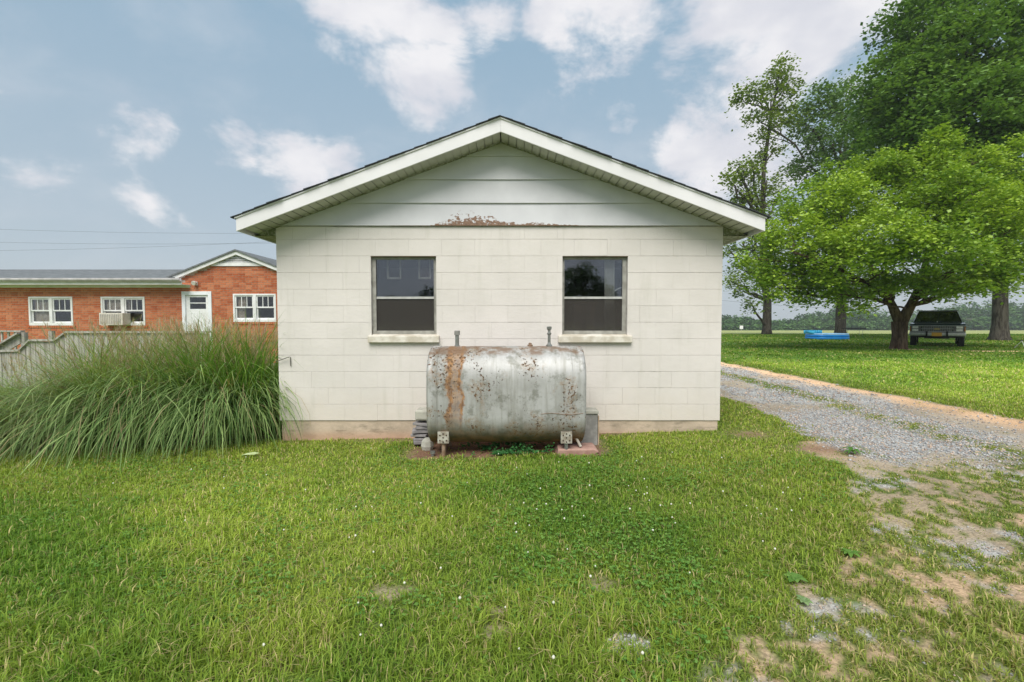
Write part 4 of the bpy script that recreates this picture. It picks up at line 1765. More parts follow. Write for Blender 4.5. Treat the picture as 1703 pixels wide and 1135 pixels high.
for (pa, ya), (pb, yb_) in zip(prof[:-1], prof[1:]):
    a, b = at(pa, ya, FY - .03), at(pb, yb_, FY - .03)
    m = MB()
    m.prism([(a[0], a[1] + .004), (b[0], b[1] + .004), (b[0], b[1] + .05), (a[0], a[1] + .05)], FY - .07, FY + .08)
    m.build('cap_rail', M_grey, fence)
for pxx in (32, 95, 215, 330):
    a = at(pxx, 560, FY)
    m = MB()
    m.box(a[0], a[0] + .09, FY + .002, FY + .09, -.3, np.interp(a[0], [at(p, 0, FY)[0] for p, _ in prof], [at(0, q, FY)[1] for _, q in prof]) - .01)
    m.build('post', M_grey, fence)
RY = 12.6
rail = thing('ramp_railing', (-13.3, RY, -.1), 'weathered wooden ramp railing with a wide sloping hand rail at the left edge', 'railing')
a, b = at(-20, 589, RY), at(38, 554, RY)
m = MB()
m.prism([(a[0], a[1] - .03), (b[0], b[1] - .03), (b[0], b[1] + .02), (a[0], a[1] + .02)], RY - .16, RY + .06)
m.build('hand_rail', M_grey, rail)
m = MB()
m.prism([(a[0], a[1] - .26), (b[0], b[1] - .26), (b[0], b[1] - .04), (a[0], a[1] - .04)], RY - .05, RY - .01)
m.build('side_board', M_grey, rail)
c0, c1 = at(-60, 552.5, RY + .9), at(37, 552.5, RY + .9)
m = MB()
m.box(c0[0], c1[0], RY + .85, RY + .98, c0[1], c0[1] + .045)
m.build('top_rail', M_grey, rail)
for i in range(9):
    xx = c0[0] + .1 + i * .19
    m = MB()
    m.box(xx, xx + .045, RY + .9, RY + .94, -.1, c0[1])
    m.build('baluster', M_grey, rail)
m = MB()
xx = at(40, 560, RY)[0]
m.box(xx - .045, xx + .06, RY - .05, RY + .05, -.3, at(40, 553, RY)[1])
m.build('post', M_grey, rail)
m = MB()
m.box(xx + .16, xx + .26, RY + .5, RY + .6, -.3, at(46, 551, RY + .5)[1])
m.build('post', M_grey, rail)

# ------------------------------------------------------------------ tall ornamental grass clumps


def arching(cx, cy, n, rbase, lmin, lmax, bias, bk, c1, c2, wd=.011, e_lo=58, e_hi=88, droop=1.0):
    """long arching blades: integrates each blade's bend; returns verts, tris, colours"""
    seg = 9
    a = rng.random(n) * 2 * PI
    ux, uy = np.cos(a) + bias[0] * bk, np.sin(a) + bias[1] * bk
    a = np.arctan2(uy, ux)
    rr = rbase * np.sqrt(rng.random(n))
    a0 = rng.random(n) * 2 * PI
    x = cx + rr * np.cos(a0)
    y = cy + rr * np.sin(a0) * .7
    z = zg(x, y) - .02
    Ln = lmin + (lmax - lmin) * rng.random(n)
    e = np.radians(e_lo + (e_hi - e_lo) * rng.random(n) ** .8)
    k = droop * (1.35 + .95 * rng.random(n))
    w = wd * (.6 + .7 * rng.random(n))
    P, Wd = [np.stack([x, y, z], -1)], [w * .8]
    for s in range(1, seg + 1):
        u = s / seg
        ang = e - k * u ** 1.7 * 1.35
        st = Ln / seg
        x = x + np.cos(a) * np.cos(ang) * st
        y = y + np.sin(a) * np.cos(ang) * st
        z = z + np.sin(ang) * st
        a = a + (rng.random(n) - .5) * .22
        e = e + (rng.random(n) - .5) * .10 - .9 * (rng.random(n) < .010)
        # the building's corner pushes blades aside
        inside = (x > SH_X0 - .03) & (y > SH_Y - .06)
        x = np.where(inside & (y > SH_Y + .05), SH_X0 - .03 - .02 * rng.random(n), x)
        y = np.where((x > SH_X0 - .03) & (y > SH_Y - .06), SH_Y - .06, y)
        z = np.maximum(z, zg(x, y) + .015)
        P.append(np.stack([x, y, z], -1))
        Wd.append(w * (1 - u ** 2.2) + .0008)
    P = np.stack(P, 1)
    Wd = np.stack(Wd, 1)
    b = a + PI / 2 + (rng.random(n) - .5) * 1.6
    sv = np.stack([np.cos(b), np.sin(b), np.zeros(n)], -1)[:, None, :] * Wd[..., None] / 2
    V = np.stack([P - sv, P + sv], 2).reshape(n, -1, 3)
    base = np.arange(n)[:, None] * (2 * (seg + 1))
    T = []
    for s in range(seg):
        o_ = 2 * s
        T.append(base + [[o_, o_ + 1, o_ + 3]])
        T.append(base + [[o_, o_ + 3, o_ + 2]])
    T = np.concatenate(T, 0)
    col = mixc(np.array(c1), np.array(c2), rng.random(n)) * (.8 + .4 * rng.random((n, 1)))
    dead = rng.random(n) < .08
    col[dead] = np.array((.40, .32, .18)) * (.6 + .6 * rng.random((dead.sum(), 1)))
    Cc = np.repeat(col[:, None, :], V.shape[1], 1)
    return V.reshape(-1, 3), T, Cc.reshape(-1, 3)


def plumes(cx, cy, n, rb, hmin, hmax, lean, bias):
    """thin tan flower stalks, each ending in a feathery brush of short bristles"""
    VS_, TS_, CS_ = [], [], []
    nn = 0
    a = rng.random(n) * 2 * PI
    rr = rb * np.sqrt(rng.random(n))
    x0, y0 = cx + rr * np.cos(a), cy + rr * np.sin(a) * .6
    z0 = zg(x0, y0)
    H = hmin + (hmax - hmin) * rng.random(n)
    la = rng.random(n) * 2 * PI
    le = lean * rng.random(n) * H
    x1, y1 = x0 + np.cos(la) * le + bias[0] * H, y0 + np.sin(la) * le + bias[1] * H
    inside = (x1 > SH_X0 - .03) & (y1 > SH_Y - .06)
    x1 = np.where(inside, SH_X0 - .05, x1)
    z1 = z0 + H
    d = np.stack([x1 - x0, y1 - y0, z1 - z0], -1)
    p0 = np.stack([x0, y0, z0], -1)
    w = .0035
    col = mixc(C(.36, .34, .17), C(.50, .40, .25), rng.random(n))
    sv = np.stack([np.cos(la + 1.57), np.sin(la + 1.57), 0 * la], -1) * w / 2
    pm = p0 + d * .55 - np.stack([d[:, 0] * .12, d[:, 1] * .12, 0 * la], -1)
    pt = p0 + d
    V = np.stack([p0 - sv, p0 + sv, pm - sv, pm + sv, pt - sv, pt + sv], 1)
    b = np.arange(n)[:, None] * 6
    T = np.concatenate([b + [q] for q in ((0, 1, 3), (0, 3, 2), (2, 3, 5), (2, 5, 4))], 0)
    VS_.append(V.reshape(-1, 3)); TS_.append(T); CS_.append(np.repeat(col[:, None], 6, 1).reshape(-1, 3))
    nn = n * 6
    m_ = 26
    u = .80 + .22 * rng.random((n, m_))
    c = p0[:, None] + d[:, None] * u[..., None]
    ang = rng.random((n, m_)) * 2 * PI
    ln = .035 + .045 * rng.random((n, m_))
    tip = c + np.stack([np.cos(ang) * ln * .55, np.sin(ang) * ln * .55, ln], -1) + d[:, None] * .02
    sw = np.stack([-np.sin(ang), np.cos(ang), 0 * ang], -1) * .0028
    V = np.stack([c - sw, c + sw, tip], 2).reshape(-1, 3)
    T = nn + np.arange(n * m_ * 3).reshape(-1, 3)
    colb = mixc(C(.42, .30, .20), C(.62, .52, .38), rng.random(n))
    CS_.append(np.repeat(colb[:, None], m_ * 3, 1).reshape(-1, 3)); VS_.append(V); TS_.append(T)
    return np.concatenate(VS_), np.concatenate(TS_), np.concatenate(CS_)


def ograss(cx, cy, label, specs, pl):
    t = thing('ornamental_grass', (cx, cy, zf(cx, cy)), label, 'grass clump')
    vs, ts, cs = [], [], []
    k = 0
    for sp in specs:
        V, T, Cc = arching(*sp)
        vs.append(V); ts.append(T + k); cs.append(Cc)
        k += len(V)
    o = tri_mesh('leaves', np.concatenate(vs), np.concatenate(ts), M_blade, np.concatenate(cs), parent=t, kind='stuff')
    V, T, Cc = plumes(*pl)
    o = tri_mesh('plumes', V, T, M_blade, Cc, parent=t, kind='stuff')
    return t


DG1, DG2 = (.055, .14, .03), (.38, .50, .19)
GG1, GG2 = (.14, .22, .07), (.42, .48, .25)
ograss(-3.75, 6.35, 'dense dark green arching grass clump against the left corner of the white building',
       [(-3.75, 6.25, 2300, .42, 1.05, 2.0, (-.35, -1), .38, DG1, DG2, .015, 45, 89), (-3.75, 6.3, 1300, .6, 1.2, 2.0, (0, -.4), .2, (.08, .20, .03), (.26, .42, .08), .012, 66, 90, .42)],
       (-3.75, 6.4, 170, .55, 1.0, 1.50, .35, (.02, 0)))
ograss(-4.9, 6.3, 'middle grass clump with tan plumes and blades sweeping down to the left',
       [(-4.85, 6.15, 2100, .55, .95, 2.1, (-.9, -1), .55, DG1, DG2, .014, 40, 88), (-4.9, 6.3, 2000, .9, 1.0, 2.0, (-.3, -.2), .2, (.14, .24, .05), (.36, .44, .17), .010, 58, 90, .45)],
       (-4.75, 6.45, 330, .85, .85, 1.55, .42, (-.10, 0)))
ograss(-6.2, 6.3, 'pale leaning grass clump at the left edge in front of the board fence',
       [(-6.0, 6.1, 2300, .75, .75, 1.85, (-1, -.8), .55, GG1, GG2, .011, 35, 88), (-5.9, 6.3, 1100, .9, .7, 1.5, (-.5, 0), .3, GG1, GG2, .009, 50, 88, .5)],
       (-5.8, 6.4, 170, .9, .6, 1.2, .5, (-.2, 0)))

# ------------------------------------------------------------------ trees


def bark(name, c1, c2):
    m = Mat(name, c1, .95, 0, .1)
    v = m.pos(scale=(5, 5, .9))
    n = m.noise(2.2, 6, .7, v)
    m.color(m.mix(m.rng(n, .38, .62), c2, c1))
    m.bump(n, 1.0, .06)
    return m.m


M_bark = bark('grey_bark', (.13, .115, .095), (.05, .042, .035))
M_bark2 = bark('brown_bark', (.17, .12, .085), (.065, .042, .03))


def leaves_at(cen, crad, per, size, c1, c2, flat=.5, cvar=None):
    """leaf blades (folded pairs of triangles) gathered in sprays round the given centres"""
    n = len(cen) * per
    c = np.repeat(cen, per, 0)
    rad = np.repeat(crad, per)
    g = rng.normal(size=(n, 3)) * .5
    g[:, 2] *= flat * (.7 + .9 * np.repeat(rng.random(len(cen)), per))
    p = c + g * rad[:, None]
    # sprays hang a little at their rim
    p[:, 2] -= .22 * rad * (g[:, 0] ** 2 + g[:, 1] ** 2)
    az = rng.random(n) * 2 * PI
    pit = (rng.random(n) - .25) * 1.1
    d = np.stack([np.cos(az) * np.cos(pit), np.sin(az) * np.cos(pit), -np.sin(pit)], -1)
    roll = (rng.random(n) - .5) * 1.6
    s = np.stack([-np.sin(az), np.cos(az), 0 * az], -1)
    up = np.cross(d, s)
    s = s * np.cos(roll)[:, None] + up * np.sin(roll)[:, None]
    L_ = size * (.6 + .8 * rng.random(n))[:, None]
    Wd = L_ * .36
    V = np.stack([p - d * L_ * .5, p + s * Wd, p + d * L_ * .5, p - s * Wd], 1)
    base = np.arange(n)[:, None] * 4
    T = np.concatenate([base + [[0, 1, 2]], base + [[0, 2, 3]]], 0)
    tcl = np.repeat(rng.random(len(cen)) if cvar is None else cvar, per)
    t = np.clip(tcl * .6 + rng.random(n) * .4, 0, 1) ** 1.1
    col = mixc(np.array(c1), np.array(c2), t)
    return V.reshape(-1, 3), T, np.repeat(col[:, None], 4, 1).reshape(-1, 3)


def lobe_pts(c, r, n, shell=.72):
    d = rng.normal(size=(n, 3))
    d /= np.linalg.norm(d, axis=1)[:, None]
    rr = (shell + (1 - shell) * rng.random(n)) ** 1.0
    rr = np.where(rng.random(n) < .25, rng.random(n) ** .5, rr)
    return np.array(c) + d * np.array(r) * rr[:, None]


def crook(a, b, n=5, amp=.12):
    a, b = Vector(a), Vector(b)
    L_ = (b - a).length
    pts = []
    for i in range(n + 1):
        u = i / n
        p = a.lerp(b, u)
        k = math.sin(PI * u) * amp * L_
        p += Vector((random.uniform(-1, 1), random.uniform(-1, 1), random.uniform(-.4, 1))) * k * .6
        pts.append(p)
    return pts


def tree(name, base, label, stems, lobes, per, lsize, crad, c1, c2, bark_m, group=None, limb_min=0, twigs=4, flare=1.5, limbr=.35):
    """lobes: (x, y, z, rx, ry, rz, clusters); stems: list of (points, radii)"""
    t = thing(name, base, label, 'tree', 0, group)
    m = MB()
    for pts, rad in stems:
        m.tube(pts, rad, 10)
    allc, allv = [], []
    spine = [Vector(p) for pts, _ in stems for p in pts]
    rads = [r for _, rd in stems for r in rd]
    for (x, y, z, rx, ry, rz, n) in lobes:
        pts = lobe_pts((x, y, z), (rx, ry, rz), max(6, int(n * .60)))
        allc.append(pts)
        allv.append(np.clip(rng.random(len(pts)) * .5 + rng.random() * .5, 0, 1))
        # a limb from the stem into this lobe, with twigs to a few sprays
        cands = [(s, r) for s, r in zip(spine, rads) if s.z < z - .15 * abs(z - base[2]) * .3 and s.z > base[2] + limb_min and s.z > base[2] + .12 * (z - base[2])]
        if not cands:
            continue
        c = Vector((x, y, z))
        s, r = min(cands, key=lambda q: (q[0] - c).length + .35 * abs(q[0].z - (z - .5 * (Vector((x, y, 0)) - Vector((q[0].x, q[0].y, 0))).length)))
        r0 = min(r * .6, .03 + .028 * (c - s).length) * (limbr / .35)
        path = crook(s, c, 6, .10)
        m.tube(path, list(np.linspace(r0, r0 * .35, 7)), 7)
        for q in range(twigs):
            e = Vector(pts[random.randrange(len(pts))])
            st = path[random.choice((3, 4, 5, 6))]
            tp = crook(st, e, 4, .12)
            m.tube(tp, list(np.linspace(r0 * .32, r0 * .09, 5)), 5, cap=False)
    m.build('trunk', bark_m, t, smooth=True)
    cen = np.concatenate(allc)
    V, T, Cc = leaves_at(cen, crad * (.6 + .8 * rng.random(len(cen))), per, lsize, c1, c2, cvar=np.concatenate(allv))
    tri_mesh('crown', V, T, M_leaf, Cc, parent=t)
    return t


def LB(px, py, Y, rpx, n, k=1.0, ry=None):
    """crown lobe: photo pixel and distance of its middle -> world position and radius in metres"""
    x, z = at(px, py, Y)
    r = rpx / F * Y
    return (x, Y, z, r, (ry or r), r * k, n)


# small bright tree with a forked leaning trunk
bx_, by_ = 16.9, 20.5
bz = zf(bx_, by_) - .05
tw = lambda px, py, Y: (at(px, py, Y)[0], Y, at(px, py, Y)[1])
stems = [([(bx_ + .0, by_, bz - .1), (bx_ + .02, by_, bz + .15), (bx_ + .05, by_, bz + .6), tw(1496, 535, 20.5)], [.42, .33, .28, .31]),
         ([tw(1496, 535, 20.5), tw(1482, 505, 20.5), tw(1470, 480, 20.6), tw(1440, 430, 20.8), tw(1400, 380, 21)], [.23, .16, .13, .09, .06]),
         ([tw(1498, 537, 20.5), tw(1515, 508, 20.3), tw(1528, 480, 20.1), tw(1550, 400, 20), tw(1560, 300, 20)], [.25, .18, .14, .10, .05]),
         ([tw(1510, 515, 20.4), tw(1545, 475, 19.5), tw(1600, 440, 19), tw(1660, 400, 18.5)], [.09, .09, .07, .05]),
         ([tw(1484, 505, 20.5), tw(1440, 470, 19.6), tw(1380, 440, 19), tw(1320, 420, 18.8)], [.09, .08, .06, .04])]
lob = [LB(*q) for q in (
    (1320, 395, 19.5, 48, 85, .8), (1300, 440, 20, 42, 60, .75), (1345, 340, 20.5, 42, 70), (1400, 345, 20, 55, 110), (1395, 430, 18.6, 58, 120, .7),
    (1470, 320, 20, 58, 115), (1470, 395, 18, 62, 140, .8), (1535, 300, 20, 48, 95), (1562, 255, 20, 24, 40, 1.3), (1572, 330, 18.5, 60, 120),
    (1560, 410, 17.6, 62, 130, .7), (1625, 350, 19, 58, 115), (1650, 300, 20.5, 36, 55, 1.1), (1640, 430, 18.4, 52, 95, .7), (1690, 370, 18.5, 58, 100),
    (1740, 340, 20, 60, 80), (1770, 420, 20, 60, 70, .8), (1700, 440, 20, 45, 70, .6), (1690, 290, 21, 30, 35, 1.1), (1620, 270, 21, 22, 28, 1.2),
    (1440, 280, 21.5, 36, 50), (1380, 300, 21.5, 30, 35), (1350, 455, 20.5, 46, 70, .5), (1440, 470, 21.5, 46, 70, .45), (1590, 465, 22, 50, 70, .5),
    (1500, 440, 23, 60, 80, .7), (1600, 400, 23, 70, 80), (1420, 380, 23.5, 60, 80),
    (1562, 232, 20, 12, 16, 1.6), (1585, 262, 20, 13, 14, 1.5), (1530, 262, 20, 14, 14, 1.2), (1645, 262, 20, 13, 14, 1.5), (1690, 248, 20.5, 15, 16, 1.4), (1480, 268, 20, 14, 12, 1.2), (1610, 300, 18, 18, 18, 1.2),
    (1265, 455, 19.5, 24, 24, .9), (1245, 430, 19.5, 16, 12, .8), (1290, 480, 19.5, 26, 24, .7), (1340, 490, 19.5, 26, 24, .5), (1395, 490, 19, 24, 20, .6), (1425, 508, 19, 16, 12, .7), (1560, 478, 18.5, 24, 20, .6), (1610, 478, 18, 26, 22, .6), (1655, 470, 18, 26, 22, .6), (1280, 385, 19.5, 20, 16), (1310, 350, 20, 18, 14),
    (1455, 478, 19.2, 24, 22, .6), (1492, 468, 19, 24, 22, .6), (1535, 468, 19.2, 24, 22, .6), (1360, 470, 22, 30, 22, .6))]
tree('leafy_tree', (bx_, by_, bz), 'low spreading bright green tree with a forked brown trunk in front of the dark truck', stems, lob,
     58, .135, .46, (.085, .20, .022), (.50, .64, .085), M_bark2, limbr=.3, twigs=3, limb_min=1.5)

# huge tree at the right edge
cx_, cy_ = 31.4, 30.2
cz = zf(cx_, cy_)
stems = [([(cx_, cy_, cz - .2), (cx_, cy_, cz + .25), (cx_, cy_, cz + 1.0), (cx_ - .1, cy_, cz + 4), (cx_, cy_, cz + 9), (cx_ + .4, cy_, cz + 14), (cx_, cy_, cz + 20)],
          [.72, .50, .40, .35, .31, .25, .12])]
lob = [LB(*q) for q in (
    (1475, 130, 28, 46, 60), (1462, 190, 30, 42, 50), (1500, 235, 27, 58, 90), (1540, 150, 26, 65, 110), (1530, 60, 28, 62, 90), (1470, 260, 31, 50, 60),
    (1610, 90, 25, 75, 130), (1600, 190, 24, 72, 130), (1570, 270, 27, 60, 90), (1650, 270, 25, 75, 120), (1690, 170, 24, 80, 130), (1690, 60, 25, 80, 110),
    (1590, -10, 28, 75, 80), (1680, -40, 29, 85, 80), (1560, -60, 31, 60, 50), (1760, 120, 28, 90, 80), (1780, 0, 30, 90, 60), (1780, 250, 28, 90, 80),
    (1840, 180, 32, 110, 60), (1700, -110, 31, 90, 50), (1720, 330, 28, 70, 80), (1640, 350, 30, 60, 70), (1560, 350, 32, 50, 50), (1620, 0, 34, 90, 60), (1560, 180, 34, 90, 80))]
tree('tall_shade_tree', (cx_, cy_, cz), 'huge dark green shade tree filling the upper right corner, its trunk right of the truck', stems, lob,
     84, .22, .80, (.045, .12, .028), (.23, .37, .08), M_bark, limbr=.5, twigs=3)

# middle tree
cx_, cy_ = 32.2, 46.0
cz = zf(cx_, cy_)
stems = [([(cx_, cy_, cz - .3), (cx_, cy_, cz + .5), (cx_, cy_, cz + 3), (cx_ - .2, cy_, cz + 8), (cx_, cy_, cz + 14), (cx_, cy_, cz + 21)], [.66, .48, .43, .38, .28, .1])]
lob = [LB(*q) for q in (
    (1372, 165, 45, 26, 32), (1400, 185, 46, 32, 45), (1345, 175, 46, 18, 20), (1350, 215, 45, 30, 36), (1385, 240, 44, 42, 60), (1430, 200, 47, 30, 40), (1345, 275, 46, 34, 42),
    (1400, 300, 44, 46, 60), (1350, 335, 45, 36, 40), (1440, 270, 47, 40, 46), (1400, 370, 46, 46, 46), (1360, 400, 46, 40, 36), (1430, 350, 46, 40, 36), (1395, 440, 46, 36, 30), (1420, 140, 47, 16, 14))]
tree('shade_tree', (cx_, cy_, cz), 'grey green tree standing between the slender tree and the huge one, behind the blue pool', stems, lob,
     46, .30, 1.1, (.065, .14, .045), (.23, .35, .12), M_bark, limbr=.5, twigs=3)

# slender tree nearest the building
cx_, cy_ = 23.9, 44.0
cz = zf(cx_, cy_)
stems = [([(cx_, cy_, cz - .3), (cx_, cy_, cz + .5), (cx_, cy_, cz + 3), tw(1272, 470, 44), tw(1268, 380, 44), tw(1270, 280, 44), tw(1283, 190, 44), tw(1298, 115, 44)],
          [.56, .40, .35, .31, .24, .18, .12, .04]),
         ([tw(1340, 270, 44.5), tw(1322, 240, 44.3), tw(1300, 225, 44), tw(1283, 215, 44)][::-1], [.10, .09, .08, .06])]
lob = [LB(*q) for q in (
    (1298, 112, 44, 15, 20), (1282, 135, 44, 18, 22), (1310, 140, 44, 18, 22), (1262, 150, 43, 12, 12), (1240, 155, 43, 14, 15), (1222, 160, 43, 11, 8), (1300, 170, 44, 24, 30), (1270, 180, 43, 16, 16),
    (1250, 190, 43, 10, 9), (1290, 205, 44, 20, 20), (1265, 222, 44, 13, 12), (1315, 195, 45, 16, 15), (1290, 245, 44, 12, 9), (1262, 255, 44, 9, 7),
    (1250, 275, 43, 18, 22), (1225, 283, 43, 16, 18), (1210, 298, 42, 9, 8), (1240, 305, 43, 22, 28), (1275, 300, 44, 16, 16), (1232, 335, 43, 18, 22), (1262, 335, 44, 22, 26), (1295, 325, 45, 18, 18),
    (1250, 372, 43, 24, 26), (1290, 375, 44, 26, 26), (1235, 405, 43, 22, 24), (1215, 420, 42.5, 14, 12), (1265, 420, 44, 28, 34), (1300, 430, 45, 26, 26), (1235, 450, 43, 24, 28),
    (1220, 470, 42.5, 15, 14), (1268, 465, 44, 26, 26), (1300, 475, 45, 22, 16), (1240, 487, 43, 14, 10), (1250, 507, 43, 9, 5))]
tree('slender_tree', (cx_, cy_, cz), 'tall slender olive green tree with open gaps just right of the white building', stems, lob,
     34, .26, .85, (.10, .17, .03), (.30, .39, .07), M_bark, limbr=.4, twigs=2)

# trees behind the photographer, seen only in the window panes
cx_, cy_ = 9.0, -48.0
stems = [([(cx_, cy_, zf(cx_, cy_) - .3), (cx_, cy_, 2), (cx_, cy_, 5), (cx_, cy_, 8)], [.5, .4, .3, .15])]
lob = [(9.6, -48, 6.0, 2.2, 2.2, 1.6, 60), (7.6, -48, 6.8, 1.8, 1.8, 1.5, 50), (9.0, -48, 7.6, 1.5, 1.6, 1.1, 40), (11.3, -48, 5.2, 1.3, 1.3, 1.1, 30), (6.5, -48, 5.6, 1.8, 1.8, 1.6, 40), (12.2, -48, 4.4, 1.2, 1.2, 1.1, 20)]
tree('reflected_tree', (cx_, cy_, zf(cx_, cy_)), 'round dark tree reflected in the upper pane of the right window', stems, lob, 30, .4, .9, (.04, .09, .02), (.12, .2, .04), M_bark)


def woods(name, pts, label, nl, lo, c1, c2, size):
    """a far wood: pts (x, y, ztop, zbase); foliage shells of many overlapping crowns in one mesh"""
    vs, ts, cs = [], [], []
    k = 0
    for (x, y, zt2, zb, r) in pts:
        hgt = zt2 - zb
        nlb = 4
        for j in range(nlb):
            cz_ = zb + hgt * (.28 + .5 * j / nlb) + random.uniform(-.5, .5)
            rr = r * (1.05 - .25 * j / nlb)
            c = lobe_pts((x + random.uniform(-.4, .4) * r, y + random.uniform(-.3, .3) * r, cz_), (rr, rr, hgt * .24), nl, .8)
            V, T, Cc = leaves_at(c, np.full(nl, size * 1.1), 3, size, c1, c2, cvar=np.clip(np.full(nl, random.random()) * .7 + rng.random(nl) * .3, 0, 1))
            vs.append(V); ts.append(T + k); cs.append(Cc)
            k += len(V)
    o = tri_mesh(name, np.concatenate(vs), np.concatenate(ts), M_far, np.concatenate(cs), kind='stuff')
    return tag(o, label, 'woods')


top = [(1150, 520), (1200, 522), (1235, 519), (1285, 531), (1330, 520), (1400, 505), (1450, 508), (1510, 522), (1560, 508), (1600, 495), (1703, 489), (1900, 488)]
pts = []
for row, (Y, dz) in enumerate(((238, .45), (255, .8), (275, 1.0))):
    px = 960
    while px < 1860:
        py = np.interp(px, [q[0] for q in top], [q[1] for q in top])
        x, zt2 = at(px, py, Y)
        zb = zf(x, Y) - .5
        zt2 = zb + (zt2 - zb) * dz * random.uniform(.85, 1.05)
        pts.append((x, Y + random.uniform(-5, 5), zt2, zb, random.uniform(3.8, 6.5)))
        px += random.uniform(11, 20)
woods('distant_woods', pts, 'dark hazy line of distant woods beyond the pale field at right', 95, 0, (.025, .07, .022), (.15, .27, .07), 1.15)
pts = []
for i in range(34):
    x = -60 + i * 3.6 + random.uniform(-1, 1)
    pts.append((x, -139 + random.uniform(-4, 4), random.uniform(8.2, 10.5), -.5, random.uniform(3, 4.5)))
pts.append((-26, -139, 15, -.5, 3))
woods('far_treeline', pts, 'low dark treeline reflected along the bottom of the upper left window pane', 60, 0, (.03, .07, .02), (.09, .15, .04), 1.2)

# ------------------------------------------------------------------ old dark truck
M_navy = Mat('dark_green_paint', (.012, .03, .032), .22, 0, .5)
M_navy.color(M_navy.mix(M_navy.rng(M_navy.noise(3, 3), .3, .7), (.010, .028, .032), (.02, .04, .042)))
M_navy.p.inputs['Coat Weight'].default_value = .5
M_navy = M_navy.m
M_chrome = grained('worn_chrome', (.62, .62, .62), (.48, .48, .48), 12, .28, 0, metal=.45)
M_grl = grained('silver_grille', (.40, .41, .42), (.3, .31, .32), 14, .4, 0, metal=.5)
M_bez = grained('dark_bezel', (.13, .13, .135), (.08, .08, .085), 14, .5, 0)
M_tyre = grained('tyre_rubber', (.018, .018, .018), (.03, .028, .025), 9, .9, .2)
M_lens = grained('headlight_lens', (.78, .78, .76), (.6, .6, .58), 14, .2, 0)
TXc, TYc = 20.2, 22.3
TZc = zf(TXc, TYc)
ang = math.atan2(TXc, TYc)
truck = thing('parked_truck', (TXc, TYc, TZc), 'old dark boxy truck with chrome bumper parked facing the camera behind the forked tree', 'truck', -ang)


def part(m, name, mat, parent=truck, **k):
    return m.build(name, mat, parent, world=False, **k)


# local: front towards -y at y = 0, rear at y = 5
m = MB()
side = [(.06, .52), (.04, 1.02), (.10, 1.10), (1.35, 1.17), (1.45, 1.20), (5.0, 1.20), (5.02, .55), (4.55, .50), (4.45, .72), (4.2, .86), (3.95, .86), (3.7, .72), (3.6, .48),
        (1.42, .46), (1.32, .70), (1.08, .84), (.84, .84), (.60, .70), (.50, .48)]
m.prism_x(side, -.99, .99)
body = part(m, 'body', M_navy, bevel=.03)
m = MB()
m.add([(-.90, 1.38, 1.19), (.90, 1.38, 1.19), (.90, 4.9, 1.19), (-.90, 4.9, 1.19),
       (-.90, 1.45, 1.21), (.90, 1.45, 1.21), (.70, 2.02, 1.745), (-.70, 2.02, 1.745), (-.74, 4.75, 1.745), (.74, 4.75, 1.745)],
      [(6, 7, 8, 9), (0, 4, 7, 8, 3), (1, 2, 9, 6, 5), (2, 3, 8, 9), (0, 1, 5, 4)])
part(m, 'cab', M_navy)
m = MB()
m.add([(-.88, 1.44, 1.20), (.88, 1.44, 1.20), (.71, 1.985, 1.715), (-.71, 1.985, 1.715)], [(0, 1, 2, 3)])
m.add([(-.86, 1.47, 1.20), (.86, 1.47, 1.20), (.70, 2.02, 1.715), (-.70, 2.02, 1.715)], [(3, 2, 1, 0)])
part(m, 'windshield', glass_mat('truck_glass', (.06, .07, .07), .07))
m = MB()
m.tube([(-.90, 1.425, 1.19), (-.725, 1.975, 1.735), (.725, 1.975, 1.735), (.90, 1.425, 1.19), (-.90, 1.425, 1.19)], .013, 6)
part(m, 'windshield_frame', M_chrome)
m = MB()
m.box(-.77, .77, 2.0, 4.8, 1.747, 1.775)
part(m, 'roof', M_navy, bevel=.02)
for s in (-1, 1):
    m = MB()
    m.add([(s * .905, 1.7, 1.24), (s * .905, 4.7, 1.24), (s * .755, 4.6, 1.70), (s * .735, 2.1, 1.70)], [(0, 1, 2, 3)])
    part(m, 'side_window', glass_mat('side_glass', (.2, .2, .2), .1))
m = MB()
m.box(-.80, .80, .05, 1.36, 1.10, 1.145)
m.box(-.16, .16, .10, 1.33, 1.146, 1.165)
hood = part(m, 'hood', M_navy, bevel=.02)
m = MB()
m.box(-.012, .012, .06, .08, 1.165, 1.23)
part(m, 'hood_ornament', M_chrome, hood)
m = MB()
m.box(-.99, .99, -.005, .035, .70, .735)
m.box(-.99, .99, -.005, .035, .99, 1.02)
m.box(-.99, .99, -.0, .03, .855, .875)
for i in range(7):
    m.box(-.52, .52, .0, .03, .752 + i * .034, .760 + i * .034)
for i in range(14):
    xx = -.52 + i * .08
    m.box(xx, xx + .008, .002, .028, .735, .99)
part(m, 'grille', M_grl)
m = MB()
m.box(-.5, .5, .032, .04, .73, 1.0)
part(m, 'radiator', M_tyre)
